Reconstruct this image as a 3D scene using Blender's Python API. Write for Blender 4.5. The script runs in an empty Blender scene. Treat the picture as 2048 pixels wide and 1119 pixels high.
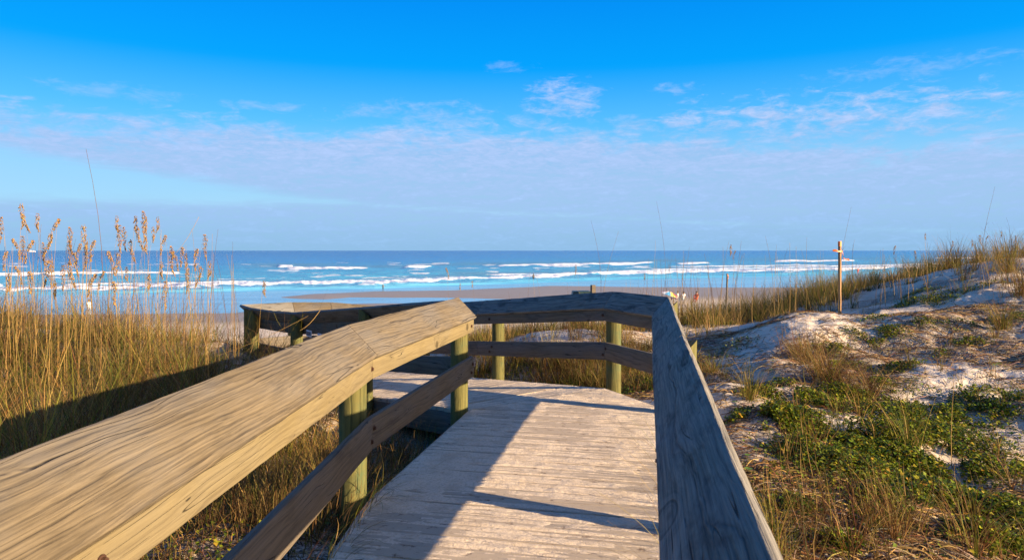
import bpy, bmesh, math, random
import numpy as np
from mathutils import Vector, Matrix

rng = np.random.default_rng(7)
random.seed(7)
SC = bpy.context.scene
COL = SC.collection
PI = math.pi

# ------------------------------------------------------------------ camera, sky, sun
F = 1365.0          # focal length in pixels of the 2048 px wide frame
H = 1.48            # eye height above the deck
cam_d = bpy.data.cameras.new('camera'); cam = bpy.data.objects.new('camera', cam_d); COL.objects.link(cam)
cam.location = (0, 0, H); cam.rotation_euler = (math.radians(90), 0, 0)
cam_d.sensor_width = 36.0; cam_d.lens = 36.0 * F / 2048
cam_d.shift_y = -(559.5 - 500.5) / 2048
cam_d.clip_start = 0.05; cam_d.clip_end = 60000
cam_d.dof.use_dof = True; cam_d.dof.focus_distance = 4.6; cam_d.dof.aperture_fstop = 9.0
SC.camera = cam

SUN_DIR = Vector((0.906, -0.424, 0)).normalized() * math.cos(math.radians(14.7)); SUN_DIR.z = math.sin(math.radians(14.7))
sun_d = bpy.data.lights.new('sun', 'SUN'); sun = bpy.data.objects.new('sun', sun_d); COL.objects.link(sun)
sun_d.energy = 5.0; sun_d.angle = math.radians(0.5); sun_d.color = (1.0, 0.78, 0.52)
sun.rotation_euler = SUN_DIR.to_track_quat('Z', 'Y').to_euler()
sun.location = (30, -15, 12)

SC.view_settings.view_transform = 'Standard'; SC.view_settings.look = 'None'
SC.view_settings.exposure = 1.6; SC.view_settings.gamma = 1.0; SC.view_settings.use_curve_mapping = False
SC.cycles.use_denoising = True
SC.cycles.max_bounces = 6; SC.cycles.diffuse_bounces = 3; SC.cycles.transparent_max_bounces = 6
SC.cycles.sample_clamp_indirect = 4.0


class NT:
    """small node-graph helper"""
    def __init__(s, tree): s.t = tree; s.n = tree.nodes; s.l = tree.links
    def node(s, typ, **kw):
        n = s.n.new(typ)
        for k, v in kw.items(): setattr(n, k, v)
        return n
    def put(s, sock, v):
        if isinstance(v, bpy.types.NodeSocket): s.l.new(v, sock)
        elif v is not None:
            if isinstance(v, (tuple, list)) and len(v) == 3 and sock.type == 'RGBA': v = (*v, 1)
            sock.default_value = v
    def math(s, op, a, b=None, c=None, clamp=False):
        n = s.node('ShaderNodeMath', operation=op, use_clamp=clamp)
        s.put(n.inputs[0], a)
        if b is not None: s.put(n.inputs[1], b)
        if c is not None: s.put(n.inputs[2], c)
        return n.outputs[0]
    def vmath(s, op, a, b=None):
        n = s.node('ShaderNodeVectorMath', operation=op)
        s.put(n.inputs[0], a)
        if b is not None: s.put(n.inputs[1], b)
        return n.outputs[0]
    def mix(s, f, a, b, blend='MIX'):
        n = s.node('ShaderNodeMix', data_type='RGBA', blend_type=blend)
        s.put(n.inputs[0], f); s.put(n.inputs[6], a); s.put(n.inputs[7], b)
        return n.outputs[2]
    def noise(s, vec, scale=1.0, detail=4.0, rough=0.5, dist=0.0):
        n = s.node('ShaderNodeTexNoise')
        s.put(n.inputs['Vector'], vec); s.put(n.inputs['Scale'], scale); s.put(n.inputs['Detail'], detail)
        s.put(n.inputs['Roughness'], rough); s.put(n.inputs['Distortion'], dist)
        return n.outputs[0]
    def ss(s, v, lo, hi, a=0.0, b=1.0):
        n = s.node('ShaderNodeMapRange', interpolation_type='SMOOTHSTEP')
        s.put(n.inputs[0], v); s.put(n.inputs[1], lo); s.put(n.inputs[2], hi); s.put(n.inputs[3], a); s.put(n.inputs[4], b)
        return n.outputs[0]
    def xyz(s, v):
        n = s.node('ShaderNodeSeparateXYZ'); s.put(n.inputs[0], v); return n.outputs
    def comb(s, x, y, z):
        n = s.node('ShaderNodeCombineXYZ'); s.put(n.inputs[0], x); s.put(n.inputs[1], y); s.put(n.inputs[2], z); return n.outputs[0]
    def ramp(s, f, stops, interp='LINEAR'):
        n = s.node('ShaderNodeValToRGB'); cr = n.color_ramp; cr.interpolation = interp
        while len(cr.elements) > 1: cr.elements.remove(cr.elements[-1])
        cr.elements[0].position = stops[0][0]; cr.elements[0].color = (*stops[0][1], 1)
        for p, c in stops[1:]:
            e = cr.elements.new(p); e.color = (*c, 1)
        s.put(n.inputs[0], f); return n.outputs[0]


world = bpy.data.worlds.new('World'); SC.world = world; world.use_nodes = True
w = NT(world.node_tree); w.n.clear()
sky = w.node('ShaderNodeTexSky', sky_type='NISHITA', sun_disc=False, sun_elevation=math.radians(14.7),
             sun_rotation=math.atan2(SUN_DIR.x, SUN_DIR.y), altitude=0, air_density=1.0, dust_density=0.4, ozone_density=3.0)
tc = w.node('ShaderNodeTexCoord').outputs['Generated']
dx, dy, dz = w.xyz(tc)
el = w.math('ARCSINE', w.math('MINIMUM', w.math('MAXIMUM', dz, -1.0), 1.0))
az = w.math('ARCTAN2', dx, dy)
eld = w.math('MULTIPLY', el, 180 / PI)                                # elevation in degrees
azd = w.math('MULTIPLY', az, 180 / PI)
blue = w.ramp(w.math('DIVIDE', w.math('MAXIMUM', eld, 0.0), 90.0), [
    (0.0, (0.36, 0.62, 0.93)), (0.035, (0.47, 0.76, 1.0)), (0.07, (0.38, 0.72, 1.03)), (0.115, (0.12, 0.58, 1.08)),
    (0.165, (0.0, 0.40, 1.08)), (0.225, (0.0, 0.30, 1.02)), (0.4, (0.0, 0.18, 0.76)), (1.0, (0.0, 0.08, 0.42))])
SKYGAIN = 3.1
base = w.mix(0.9, w.vmath('MULTIPLY', sky.outputs[0], (0.05, 0.5, 0.8)), w.vmath('MULTIPLY', blue, (SKYGAIN,) * 3))
sdot = w.node('ShaderNodeVectorMath', operation='DOT_PRODUCT'); w.put(sdot.inputs[0], tc); sdot.inputs[1].default_value = tuple(SUN_DIR)
base = w.mix(w.ss(sdot.outputs['Value'], 0.40, 1.0), base, (SKYGAIN * 0.78, SKYGAIN * 0.78, SKYGAIN * 0.80))      # the sky pales towards the low sun
# cloud sheet
vec = w.comb(w.math('MULTIPLY', azd, 0.085), w.math('MULTIPLY', eld, 0.42), 0.0)
n1 = w.noise(vec, 1.0, 7.0, 0.62, 0.6)
n2 = w.noise(w.comb(w.math('MULTIPLY', azd, 0.22), w.math('MULTIPLY', w.math('ADD', eld, w.math('MULTIPLY', azd, -0.035)), 1.5), 3.0), 1.0, 6.0, 0.6, 0.8)
n3 = w.noise(w.comb(w.math('MULTIPLY', azd, 0.9), w.math('MULTIPLY', eld, 3.0), 7.0), 1.0, 5.0, 0.6, 1.2)
n4 = w.noise(w.comb(w.math('MULTIPLY', azd, 0.42), w.math('MULTIPLY', eld, 1.1), 11.0), 1.0, 8.0, 0.62, 0.5)
top = w.math('ADD', w.math('SUBTRACT', 9.4, w.math('MULTIPLY', w.ss(azd, 6.0, 22.0), 1.9)), w.math('MULTIPLY', w.ss(azd, -36.0, 6.0), 0.6))
edge = w.math('ADD', w.math('SUBTRACT', top, eld), w.math('ADD', w.math('MULTIPLY', w.math('SUBTRACT', n1, 0.5), 7.0), w.math('MULTIPLY', w.math('SUBTRACT', n4, 0.5), 6.0)))
band = w.ss(edge, -0.9, 1.6)
# clear wedge to the left, low over the sea
wl = w.math('SUBTRACT', 5.1, w.math('MULTIPLY', w.math('ADD', azd, 36.0), 0.055))
we = w.math('ABSOLUTE', w.math('SUBTRACT', eld, wl))
wt = w.math('MAXIMUM', w.math('MULTIPLY', w.math('SUBTRACT', -11.0, azd), 0.075), 0.0)
wedge = w.ss(w.math('ADD', w.math('SUBTRACT', wt, we), w.math('MULTIPLY', w.math('SUBTRACT', n2, 0.5), 1.4)), -0.35, 0.7)
band = w.math('MULTIPLY', band, w.math('SUBTRACT', 1.0, w.math('MULTIPLY', wedge, 0.92)))
dens = w.math('MULTIPLY', band, w.ss(w.math('ADD', w.math('MULTIPLY', n2, 0.5), w.math('MULTIPLY', n3, 0.5)), 0.32, 0.60, 0.52, 0.98))
# isolated puffs higher up
def puff(a, e, ra, re, k):
    q = w.math('ADD', w.math('POWER', w.math('DIVIDE', w.math('SUBTRACT', azd, a), ra), 2.0), w.math('POWER', w.math('DIVIDE', w.math('SUBTRACT', eld, e), re), 2.0))
    q = w.math('SUBTRACT', 1.0, q)
    q = w.math('ADD', q, w.math('MULTIPLY', w.math('SUBTRACT', w.math('ADD', w.math('MULTIPLY', n4, 0.75), w.math('MULTIPLY', n3, 0.25)), 0.5), 8.0))
    return w.math('MULTIPLY', w.ss(q, -0.2, 2.2), k)
for a_, e_, ra, re, k in ((26, 9.9, 11.5, 2.1, 1.0), (17, 10.4, 5, 1.6, .9), (4.2, 12.4, 3.2, 1.8, 0.8), (13.5, 13.0, 2.0, 0.5, 0.45), (-0.3, 15.0, 2.2, 0.5, 0.25),
                          (-7, 11.2, 7.5, 1.0, 0.5), (9, 10.6, 3.0, 0.5, 0.45), (-30, 11.4, 5.0, 0.6, 0.3), (30, 13.0, 7.0, 0.8, 0.3),
                          (-20.5, 11.2, 3.0, 0.4, 0.4)):
    dens = w.math('MAXIMUM', dens, puff(a_, e_, ra, re, k))
ccol = w.ramp(w.math('DIVIDE', w.math('MAXIMUM', eld, 0.0), 20.0), [(0.0, (0.30, 0.54, 0.83)), (0.12, (0.35, 0.57, 0.90)), (0.4, (0.44, 0.61, 0.96)), (0.55, (0.50, 0.65, 0.99)), (0.8, (0.58, 0.70, 1.05))])
ccol = w.vmath('MULTIPLY', ccol, w.comb(*[w.math('ADD', 0.68, w.math('ADD', w.math('MULTIPLY', n2, 0.30), w.math('MULTIPLY', n3, 0.34)))] * 3))
ccol = w.vmath('MULTIPLY', ccol, (SKYGAIN * 1.02,) * 3)
fin = w.mix(dens, base, ccol)
bg = w.node('ShaderNodeBackground'); w.put(bg.inputs[0], fin); bg.inputs[1].default_value = 0.1
wo = w.node('ShaderNodeOutputWorld'); w.l.new(bg.outputs[0], wo.inputs[0])


# ------------------------------------------------------------------ object helpers
def tag(o, label=None, cat=None, group=None, kind=None):
    if label: o['label'] = label
    if cat: o['category'] = cat
    if group: o['group'] = group
    if kind: o['kind'] = kind
    return o

def link(name, me, parent=None, mw=None):
    o = bpy.data.objects.new(name, me); COL.objects.link(o)
    if mw is not None: o.matrix_world = mw
    if parent is not None:
        o.parent = parent
        if mw is not None: o.matrix_parent_inverse = Matrix.Identity(4); o.matrix_basis = PARW(parent).inverted() @ mw
    return o

def PARW(p):
    m = p.matrix_basis.copy()
    while p.parent is not None:
        p = p.parent; m = p.matrix_basis @ m
    return m

def empty(name, loc):
    o = bpy.data.objects.new(name, None); COL.objects.link(o); o.matrix_basis = Matrix.Translation(loc); o.empty_display_size = 0.2
    return o

def npmesh(name, V, Fc, mat=None, smooth=True, col=None):
    """V (n,3); Fc (m,k) array of one face size, or list of such arrays; col optional (n,3) point colours"""
    me = bpy.data.meshes.new(name)
    Fs = Fc if isinstance(Fc, list) else [Fc]
    V = np.asarray(V, np.float32)
    tot = sum(f.size for f in Fs); nf = sum(len(f) for f in Fs)
    me.vertices.add(len(V)); me.vertices.foreach_set('co', V.ravel())
    me.loops.add(tot); me.polygons.add(nf)
    li = np.concatenate([np.asarray(f, np.int32).ravel() for f in Fs]); me.loops.foreach_set('vertex_index', li)
    sizes = np.concatenate([np.full(len(f), f.shape[1], np.int32) for f in Fs])
    starts = np.concatenate([[0], np.cumsum(sizes)[:-1]]).astype(np.int32)
    me.polygons.foreach_set('loop_start', starts)
    if smooth: me.polygons.foreach_set('use_smooth', np.ones(nf, bool))
    if col is not None:
        ca = me.color_attributes.new('Col', 'FLOAT_COLOR', 'POINT')
        c4 = np.ones((len(V), 4), np.float32); c4[:, :3] = col; ca.data.foreach_set('color', c4.ravel())
    me.update(calc_edges=True)
    if mat is not None: me.materials.append(mat)
    return me

def pymesh(name, V, Fc, mat=None, smooth=False):
    me = bpy.data.meshes.new(name); me.from_pydata([tuple(v) for v in V], [], Fc)
    if smooth: me.polygons.foreach_set('use_smooth', [True] * len(me.polygons))
    me.update()
    if mat is not None: me.materials.append(mat)
    return me

# numpy value noise
_T = rng.random((256, 256))
def vn(x, y):
    xi = np.floor(x).astype(int); yi = np.floor(y).astype(int); fx = x - xi; fy = y - yi
    fx = fx * fx * fx * (fx * (fx * 6 - 15) + 10); fy = fy * fy * fy * (fy * (fy * 6 - 15) + 10)
    a = _T[xi & 255, yi & 255]; b = _T[(xi + 1) & 255, yi & 255]; c = _T[xi & 255, (yi + 1) & 255]; d = _T[(xi + 1) & 255, (yi + 1) & 255]
    return (a * (1 - fx) + b * fx) * (1 - fy) + (c * (1 - fx) + d * fx) * fy
def fbm(x, y, s=1.0, o=4, g=0.5, seed=0.0):
    t = 0; am = 1; n = 0
    x = np.asarray(x, float) * s + seed * 17.3; y = np.asarray(y, float) * s + seed * 9.1
    for k in range(o):
        t = t + am * vn(x, y); n += am; am *= g
        x, y = x * 1.73 + y * 1.02 + 11.7, y * 1.73 - x * 1.02 + 5.3
    return t / n
def sstep(a, b, x):
    t = np.clip((np.asarray(x, float) - a) / (b - a), 0, 1); return t * t * (3 - 2 * t)

# ------------------------------------------------------------------ materials
def mat_new(name):
    m = bpy.data.materials.new(name); m.use_nodes = True; t = NT(m.node_tree); t.n.clear()
    out = t.node('ShaderNodeOutputMaterial'); p = t.node('ShaderNodeBsdfPrincipled'); t.l.new(p.outputs[0], out.inputs[0])
    return m, t, p, out

def bump(t, p, h, dist, strength=1.0):
    b = t.node('ShaderNodeBump'); b.inputs['Distance'].default_value = dist; b.inputs['Strength'].default_value = strength
    t.put(b.inputs['Height'], h); t.l.new(b.outputs[0], p.inputs['Normal'])

def wood(name, light, dark, grey=0.0, ring=34.0, knot=True, crack=1.0, sand=0.0, axis='X', depth=0.004, tint=None, contrast=1.0, stain=0.25):
    m, t, p, out = mat_new(name)
    co = t.node('ShaderNodeTexCoord').outputs['Object']
    if axis == 'Z':
        x, y, z = t.xyz(co); co = t.comb(z, x, y)
    r = t.node('ShaderNodeObjectInfo').outputs['Random']
    off = t.comb(t.math('MULTIPLY', r, 37.0), t.math('MULTIPLY', r, 11.0), t.math('MULTIPLY', r, 23.0))
    co = t.vmath('ADD', co, off)
    x, y, z = t.xyz(co)
    yz = t.math('ADD', y, t.math('MULTIPLY', z, 0.6))
    wv = t.comb(t.math('MULTIPLY', x, 0.9), t.math('MULTIPLY', y, 5.0), t.math('MULTIPLY', z, 5.0))
    warp = t.noise(wv, 1.0, 2.0, 0.5)
    warp2 = t.noise(t.comb(t.math('MULTIPLY', x, 7.0), t.math('MULTIPLY', y, 22.0), z), 1.0, 2.0, 0.5)
    f = t.math('ADD', t.math('MULTIPLY', yz, ring), t.math('MULTIPLY', warp, 17.0))
    f = t.math('ADD', f, t.math('MULTIPLY', warp2, 1.6))
    kmask = 0.0
    if knot:
        v = t.node('ShaderNodeTexVoronoi', feature='F1'); v.inputs['Scale'].default_value = 1.0
        t.put(v.inputs['Vector'], t.comb(t.math('MULTIPLY', x, 1.7), t.math('MULTIPLY', y, 5.2), t.math('MULTIPLY', z, 2.0)))
        kd = v.outputs['Distance']
        ke = t.math('POWER', 2.718, t.math('MULTIPLY', t.math('MULTIPLY', kd, kd), -40.0))
        f = t.math('ADD', f, t.math('MULTIPLY', ke, 6.0))
        kmask = t.ss(kd, 0.045, 0.09, 1.0, 0.0)
    jn = t.node('ShaderNodeTexNoise', noise_dimensions='1D'); t.put(jn.inputs['W'], t.math('ADD', t.math('MULTIPLY', f, 0.55), t.math('MULTIPLY', x, 0.25))); jn.inputs['Scale'].default_value = 1.0; jn.inputs['Detail'].default_value = 3.0
    f = t.math('ADD', f, t.math('MULTIPLY', jn.outputs[0], 4.5))
    rings = t.math('ADD', 0.5, t.math('MULTIPLY', t.math('SINE', t.math('MULTIPLY', f, 2.4)), 0.5))
    rings = t.math('MULTIPLY', rings, t.ss(jn.outputs[0], 0.3, 0.65, 0.25, 1.0))
    rings = t.math('POWER', rings, 1.6)
    fine = t.noise(t.comb(t.math('MULTIPLY', x, 5.0), t.math('MULTIPLY', y, 210.0), t.math('MULTIPLY', z, 210.0)), 1.0, 3.0, 0.6)
    low = t.noise(t.comb(t.math('MULTIPLY', x, 1.6), t.math('MULTIPLY', y, 4.0), t.math('MULTIPLY', z, 4.0)), 1.0, 5.0, 0.6)
    cr = t.noise(t.comb(t.math('MULTIPLY', x, 2.0), t.math('ADD', t.math('MULTIPLY', y, 85.0), t.math('MULTIPLY', warp, 12.0)), t.math('MULTIPLY', z, 70.0)), 1.0, 2.0, 0.5)
    ck = t.noise(t.comb(t.math('MULTIPLY', x, 0.9), t.math('ADD', t.math('MULTIPLY', y, 22.0), t.math('MULTIPLY', warp, 3.5)), t.math('MULTIPLY', z, 30.0)), 1.0, 0.0, 0.5)
    cl = t.math('MULTIPLY', t.ss(t.math('ABSOLUTE', t.math('SUBTRACT', ck, 0.5)), 0.003, 0.012, 1.0, 0.0), t.ss(low, 0.50, 0.56))
    crk = t.math('MULTIPLY', t.math('MAXIMUM', cl, t.ss(cr, 0.745, 0.78)), crack)
    mid = t.noise(t.comb(t.math('MULTIPLY', x, 1.6), t.math('ADD', t.math('MULTIPLY', y, 95.0), t.math('MULTIPLY', warp, 13.0)), t.math('MULTIPLY', z, 95.0)), 1.0, 5.0, 0.7)
    g = t.math('ADD', t.math('MULTIPLY', rings, 0.42), t.math('MULTIPLY', t.ss(fine, 0.3, 0.75), 0.3))
    g = t.math('ADD', g, t.math('MULTIPLY', t.ss(mid, 0.36, 0.66), 0.42))
    g = t.math('MULTIPLY', g, contrast, clamp=True)
    c = t.mix(g, light, dark)
    greyc = tuple(0.33 * sum(light) * q for q in (1.0, 1.0, 1.02))
    c = t.mix(t.math('MULTIPLY', t.ss(low, 0.35, 0.72), grey), c, greyc)
    if tint: c = t.mix(t.ss(t.noise(co, 6.0, 4.0, 0.6), 0.45, 0.75, 0.0, 0.75), c, tint)
    c = t.mix(t.math('MULTIPLY', kmask, 0.75), c, tuple(q * 0.35 for q in dark)) if knot else c
    c = t.mix(t.math('MULTIPLY', crk, 0.85), c, tuple(q * 0.12 for q in dark))
    hgt = t.math('SUBTRACT', t.math('SUBTRACT', t.math('MULTIPLY', fine, 0.5), t.math('MULTIPLY', rings, 0.35)), t.math('MULTIPLY', crk, 1.3))
    hgt = t.math('ADD', hgt, t.math('MULTIPLY', low, 0.25))
    st = t.noise(t.comb(t.math('MULTIPLY', x, 2.5), t.math('MULTIPLY', y, 7.0), t.math('MULTIPLY', z, 7.0)), 1.0, 5.0, 0.65)
    c = t.mix(t.ss(st, 0.52, 0.72, 0.0, stain), c, tuple(q * 0.45 for q in dark))
    hgt = t.math('SUBTRACT', hgt, t.math('MULTIPLY', mid, 0.7))
    if sand > 0:
        sn = t.noise(co, 14.0, 6.0, 0.7); sm = t.ss(t.math('ADD', sn, t.math('MULTIPLY', fine, 0.25)), 0.62 - 0.2 * sand, 0.78 - 0.2 * sand)
        c = t.mix(t.math('MULTIPLY', sm, 0.85), c, (0.50, 0.40, 0.28)); hgt = t.math('ADD', hgt, t.math('MULTIPLY', t.math('MULTIPLY', sm, t.noise(co, 180.0, 3.0)), 0.9))
    t.put(p.inputs['Base Color'], c); p.inputs['Roughness'].default_value = 0.78; p.inputs['Specular IOR Level'].default_value = 0.25
    bump(t, p, hgt, depth)
    return m

M = {}
M['cap'] = wood('weathered_cap_wood', (0.195, 0.148, 0.086), (0.034, 0.024, 0.013), grey=0.4, ring=120, depth=0.004, stain=0.25)
M['cap_grey'] = wood('grey_cap_wood', (0.26, 0.23, 0.18), (0.018, 0.016, 0.013), grey=0.3, ring=90, crack=1.0, depth=0.006, stain=0.7)
M['fascia'] = wood('pale_fascia_wood', (0.205, 0.158, 0.076), (0.11, 0.080, 0.036), grey=0.15, ring=150, depth=0.002, stain=0.15)
M['rail'] = wood('grey_mid_rail_wood', (0.18, 0.135, 0.085), (0.060, 0.044, 0.028), grey=0.4, ring=120, depth=0.002, stain=0.4)
M['plank'] = wood('deck_plank_wood', (0.20, 0.12, 0.066), (0.085, 0.048, 0.026), grey=0.25, ring=110, knot=False, crack=0.5, sand=1.0, depth=0.003, stain=0.1)
M['post'] = wood('treated_post_wood', (0.17, 0.145, 0.042), (0.050, 0.052, 0.016), grey=0.0, ring=60, knot=False, axis='Z', tint=(0.06, 0.095, 0.042), depth=0.004, stain=0.6)
M['stake'] = wood('survey_stake_wood', (0.33, 0.19, 0.09), (0.22, 0.125, 0.06), ring=90, knot=False, axis='Z', depth=0.0006, stain=0.1)

def simple(name, c, rough=0.6, metal=0.0, var=0.15, scale=20.0, bmp=0.0):
    m, t, p, out = mat_new(name)
    co = t.node('ShaderNodeTexCoord').outputs['Object']
    n = t.noise(co, scale, 4.0, 0.6)
    c2 = tuple(max(0, q * (1 - var * 2)) for q in c)
    t.put(p.inputs['Base Color'], t.mix(t.ss(n, 0.3, 0.75), c, c2)); p.inputs['Roughness'].default_value = rough; p.inputs['Metallic'].default_value = metal
    if bmp: bump(t, p, n, bmp)
    return m
M['bolt'] = simple('rusty_steel', (0.10, 0.045, 0.025), 0.7, 0.5, 0.3, 200, 0.001)
M['ribbon'] = simple('orange_tape', (0.95, 0.22, 0.03), 0.45, 0, 0.08, 30)
M['bin'] = simple('dark_green_plastic', (0.02, 0.045, 0.04), 0.5)
M['signw'] = simple('white_sign_enamel', (0.75, 0.75, 0.75), 0.4)
M['signd'] = simple('dark_sign_enamel', (0.06, 0.09, 0.14), 0.4)
M['skin'] = simple('skin', (0.45, 0.24, 0.15), 0.6)
M['white'] = simple('white_cloth', (0.78, 0.76, 0.72), 0.8)
M['redc'] = simple('red_cloth', (0.6, 0.05, 0.04), 0.8)
M['bluec'] = simple('blue_cloth', (0.08, 0.35, 0.6), 0.8)
M['yelc'] = simple('yellow_cloth', (0.8, 0.6, 0.12), 0.8)
M['black'] = simple('wetsuit_black', (0.02, 0.02, 0.025), 0.5)
M['hair'] = simple('brown_hair', (0.06, 0.035, 0.02), 0.7)
M['hull'] = simple('ship_white_paint', (0.75, 0.72, 0.70), 0.5)

def attr_mat(name, trans=0.35, rough=0.7):
    m, t, p, out = mat_new(name)
    a = t.node('ShaderNodeAttribute', attribute_name='Col').outputs['Color']
    t.put(p.inputs['Base Color'], a); p.inputs['Roughness'].default_value = rough; p.inputs['Specular IOR Level'].default_value = 0.2
    tr = t.node('ShaderNodeBsdfTranslucent'); t.put(tr.inputs[0], a)
    mx = t.node('ShaderNodeMixShader'); mx.inputs[0].default_value = trans
    t.l.new(p.outputs[0], mx.inputs[1]); t.l.new(tr.outputs[0], mx.inputs[2]); t.l.new(mx.outputs[0], out.inputs[0])
    return m
M['blade'] = attr_mat('grass_blade', 0.3)
M['leaf'] = attr_mat('vine_leaf', 0.3, 0.45)
M['straw'] = attr_mat('dry_straw', 0.1)

# dune sand
m, t, p, out = mat_new('dune_sand'); M['sand'] = m
co = t.node('ShaderNodeTexCoord').outputs['Object']
nA = t.noise(co, 0.9, 5.0, 0.6); nB = t.noise(co, 30.0, 5.0, 0.7); nC = t.noise(co, 7.0, 5.0, 0.65)
c = t.mix(t.ss(nA, 0.35, 0.7), (0.66, 0.54, 0.40), (0.52, 0.41, 0.29))
c = t.mix(t.ss(nB, 0.58, 0.8, 0.0, 0.45), c, (0.25, 0.19, 0.14))
wet = t.ss(t.node('ShaderNodeAttribute', attribute_name='wet').outputs['Fac'], 0.0, 1.0)
c = t.mix(wet, c, t.mix(t.ss(nC, 0.3, 0.7), (0.24, 0.175, 0.10), (0.33, 0.245, 0.145)))
lit = t.node('ShaderNodeAttribute', attribute_name='litter').outputs['Fac']
lm = t.math('MULTIPLY', lit, t.ss(t.noise(co, 55.0, 6.0, 0.75), 0.40, 0.58))
c = t.mix(lm, c, (0.085, 0.055, 0.032))
t.put(p.inputs['Base Color'], c); t.put(p.inputs['Roughness'], t.math('SUBTRACT', 0.95, t.math('MULTIPLY', wet, 0.5)))
hh = t.math('ADD', t.math('MULTIPLY', nC, 1.0), t.math('MULTIPLY', nB, 0.25))
hh = t.math('ADD', hh, t.math('MULTIPLY', t.noise(co, 140.0, 3.0, 0.6), 0.12))
hh = t.math('MULTIPLY', hh, t.math('SUBTRACT', 1.0, wet))
bump(t, p, hh, 0.026)

# sea
m, t, p, out = mat_new('sea_water'); M['sea'] = m
geo = t.node('ShaderNodeNewGeometry'); pos = geo.outputs['Position']
x, y, z = t.xyz(pos)
a = t.node('ShaderNodeAttribute', attribute_name='Col').outputs['Color']
fo = t.node('ShaderNodeAttribute', attribute_name='foam').outputs['Fac']
pn = t.comb(t.math('MULTIPLY', x, 0.5), y, z)
fn = t.noise(pn, 1.4, 6.0, 0.7)
fm = t.ss(t.math('ADD', fo, t.math('MULTIPLY', t.math('SUBTRACT', fn, 0.5), 0.7)), 0.36, 0.66)
streak = t.noise(t.comb(t.math('MULTIPLY', x, 0.035), t.math('MULTIPLY', y, 0.16), 0.0), 1.0, 5.0, 0.65)
c = t.mix(t.ss(streak, 0.35, 0.68), a, t.vmath('MULTIPLY', a, (0.62, 0.72, 0.78)))
c = t.mix(fm, c, (0.82, 0.82, 0.80))
t.put(p.inputs['Base Color'], c)
t.put(p.inputs['Roughness'], t.math('ADD', 0.18, t.math('MULTIPLY', fm, 0.7)))
p.inputs['IOR'].default_value = 1.333; p.inputs['Specular IOR Level'].default_value = 0.35
calm = t.node('ShaderNodeAttribute', attribute_name='calm').outputs['Fac']
wn = t.math('ADD', t.noise(pn, 0.35, 4.0, 0.6), t.math('MULTIPLY', t.noise(t.comb(t.math('MULTIPLY', x, 0.1), t.math('MULTIPLY', y, 0.25), 0.0), 0.3, 4.0, 0.6), 3.0))
wn = t.math('MULTIPLY', wn, t.math('SUBTRACT', 1.0, t.math('MULTIPLY', calm, 0.93)))
bump(t, p, wn, 1.6)

# ------------------------------------------------------------------ terrain
ZSEA = -4.52
CT = np.array([
    (-.95, 3.3, -.10), (-1, 1.5, -.18), (-1.0, 4.2, -.22), (-.9, 5.6, -.42), (-1.6, 7, -.5), (-2.3, 7.9, -.25), (0, 2, -.35), (0.3, 5, -.5), (0, 0, -.35), (0, -3, -.3),
    (-2, 3, -.25), (-4, 3, -.2), (-3, 5, -.15), (-4.65, 6.2, -.2), (-6, 8, .15), (-4.2, 8.2, .12), (-8, 10, .2), (-10, 8, .2), (-3.1, 8.4, .12), (-3.9, 9.2, .2), (-4.9, 10.0, .15),
    (-2.2, 10.2, -.75), (-3.4, 10.7, -.75), (-.6, 9, -.6), (0.3, 8, -.45), (-5.4, 12, -.45), (-9, 13, 0.05), (-13, 13, .2), (-15, 6, .1), (-6, 2, -.3), (-12, 0, -.1), (-6, 16, -.9), (-12, 18, -.5),
    (.3, 9.6, -.25), (1.5, 8.3, -.2), (.6, 11.2, .12), (2, 10.6, .1), (3, 12.5, .05), (-1, 12.2, -.3), (1.2, 15, -.45), (-1, 18, -1.3), (3, 19, -.9),
    (2.1, 7, .10), (2.75, 8.6, -.02), (3.0, 9.8, -.02), (3.0, 11, .03), (4.2, 10, .42), (4.4, 14, -.06), (5.2, 17.5, -.35), (6.25, 13, .27),
    (3.7, 6.8, -.02), (4.8, 9, .22), (4.9, 6.5, .05), (7.1, 9.5, .46), (7.3, 12, .62), (10.1, 13.5, 1.30), (9, 14.3, .98), (8, 15.2, .62), (6.9, 15.4, .22),
    (1.54, 4.6, -.06), (1.2, 3.0, -.25), (1.6, 3.7, -.2), (3.0, 4.7, -.22), (2.9, 3.9, -.29), (3.9, 5.2, -.2), (1.9, 5.6, .02),
    (6.5, 6.5, .1), (8.5, 8.5, .45), (9, 4, .0), (14, 5, .3), (6, 1, -.3), (14, -3, 0), (3, 0, -.35), (5, -4, -.3), (-6, -4, -.3),
    (12.5, 11, 1.2), (16, 12, 1.5), (14, 16, 1.5), (9.5, 19, .35), (14, 21, .9), (16, 24, .5), (7, 21, -.5)])
def _phi(r2): return np.sqrt(r2 + 0.25)
_n = len(CT); _A = np.zeros((_n + 3, _n + 3))
_d2 = ((CT[:, None, :2] - CT[None, :, :2]) ** 2).sum(-1); _A[:_n, :_n] = _phi(_d2) - 0.02 * np.eye(_n)
_A[:_n, _n] = 1; _A[:_n, _n + 1:] = CT[:, :2]; _A[_n:, :_n] = _A[:_n, _n:].T
_W = np.linalg.solve(_A, np.concatenate([CT[:, 2], [0, 0, 0]]))

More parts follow.
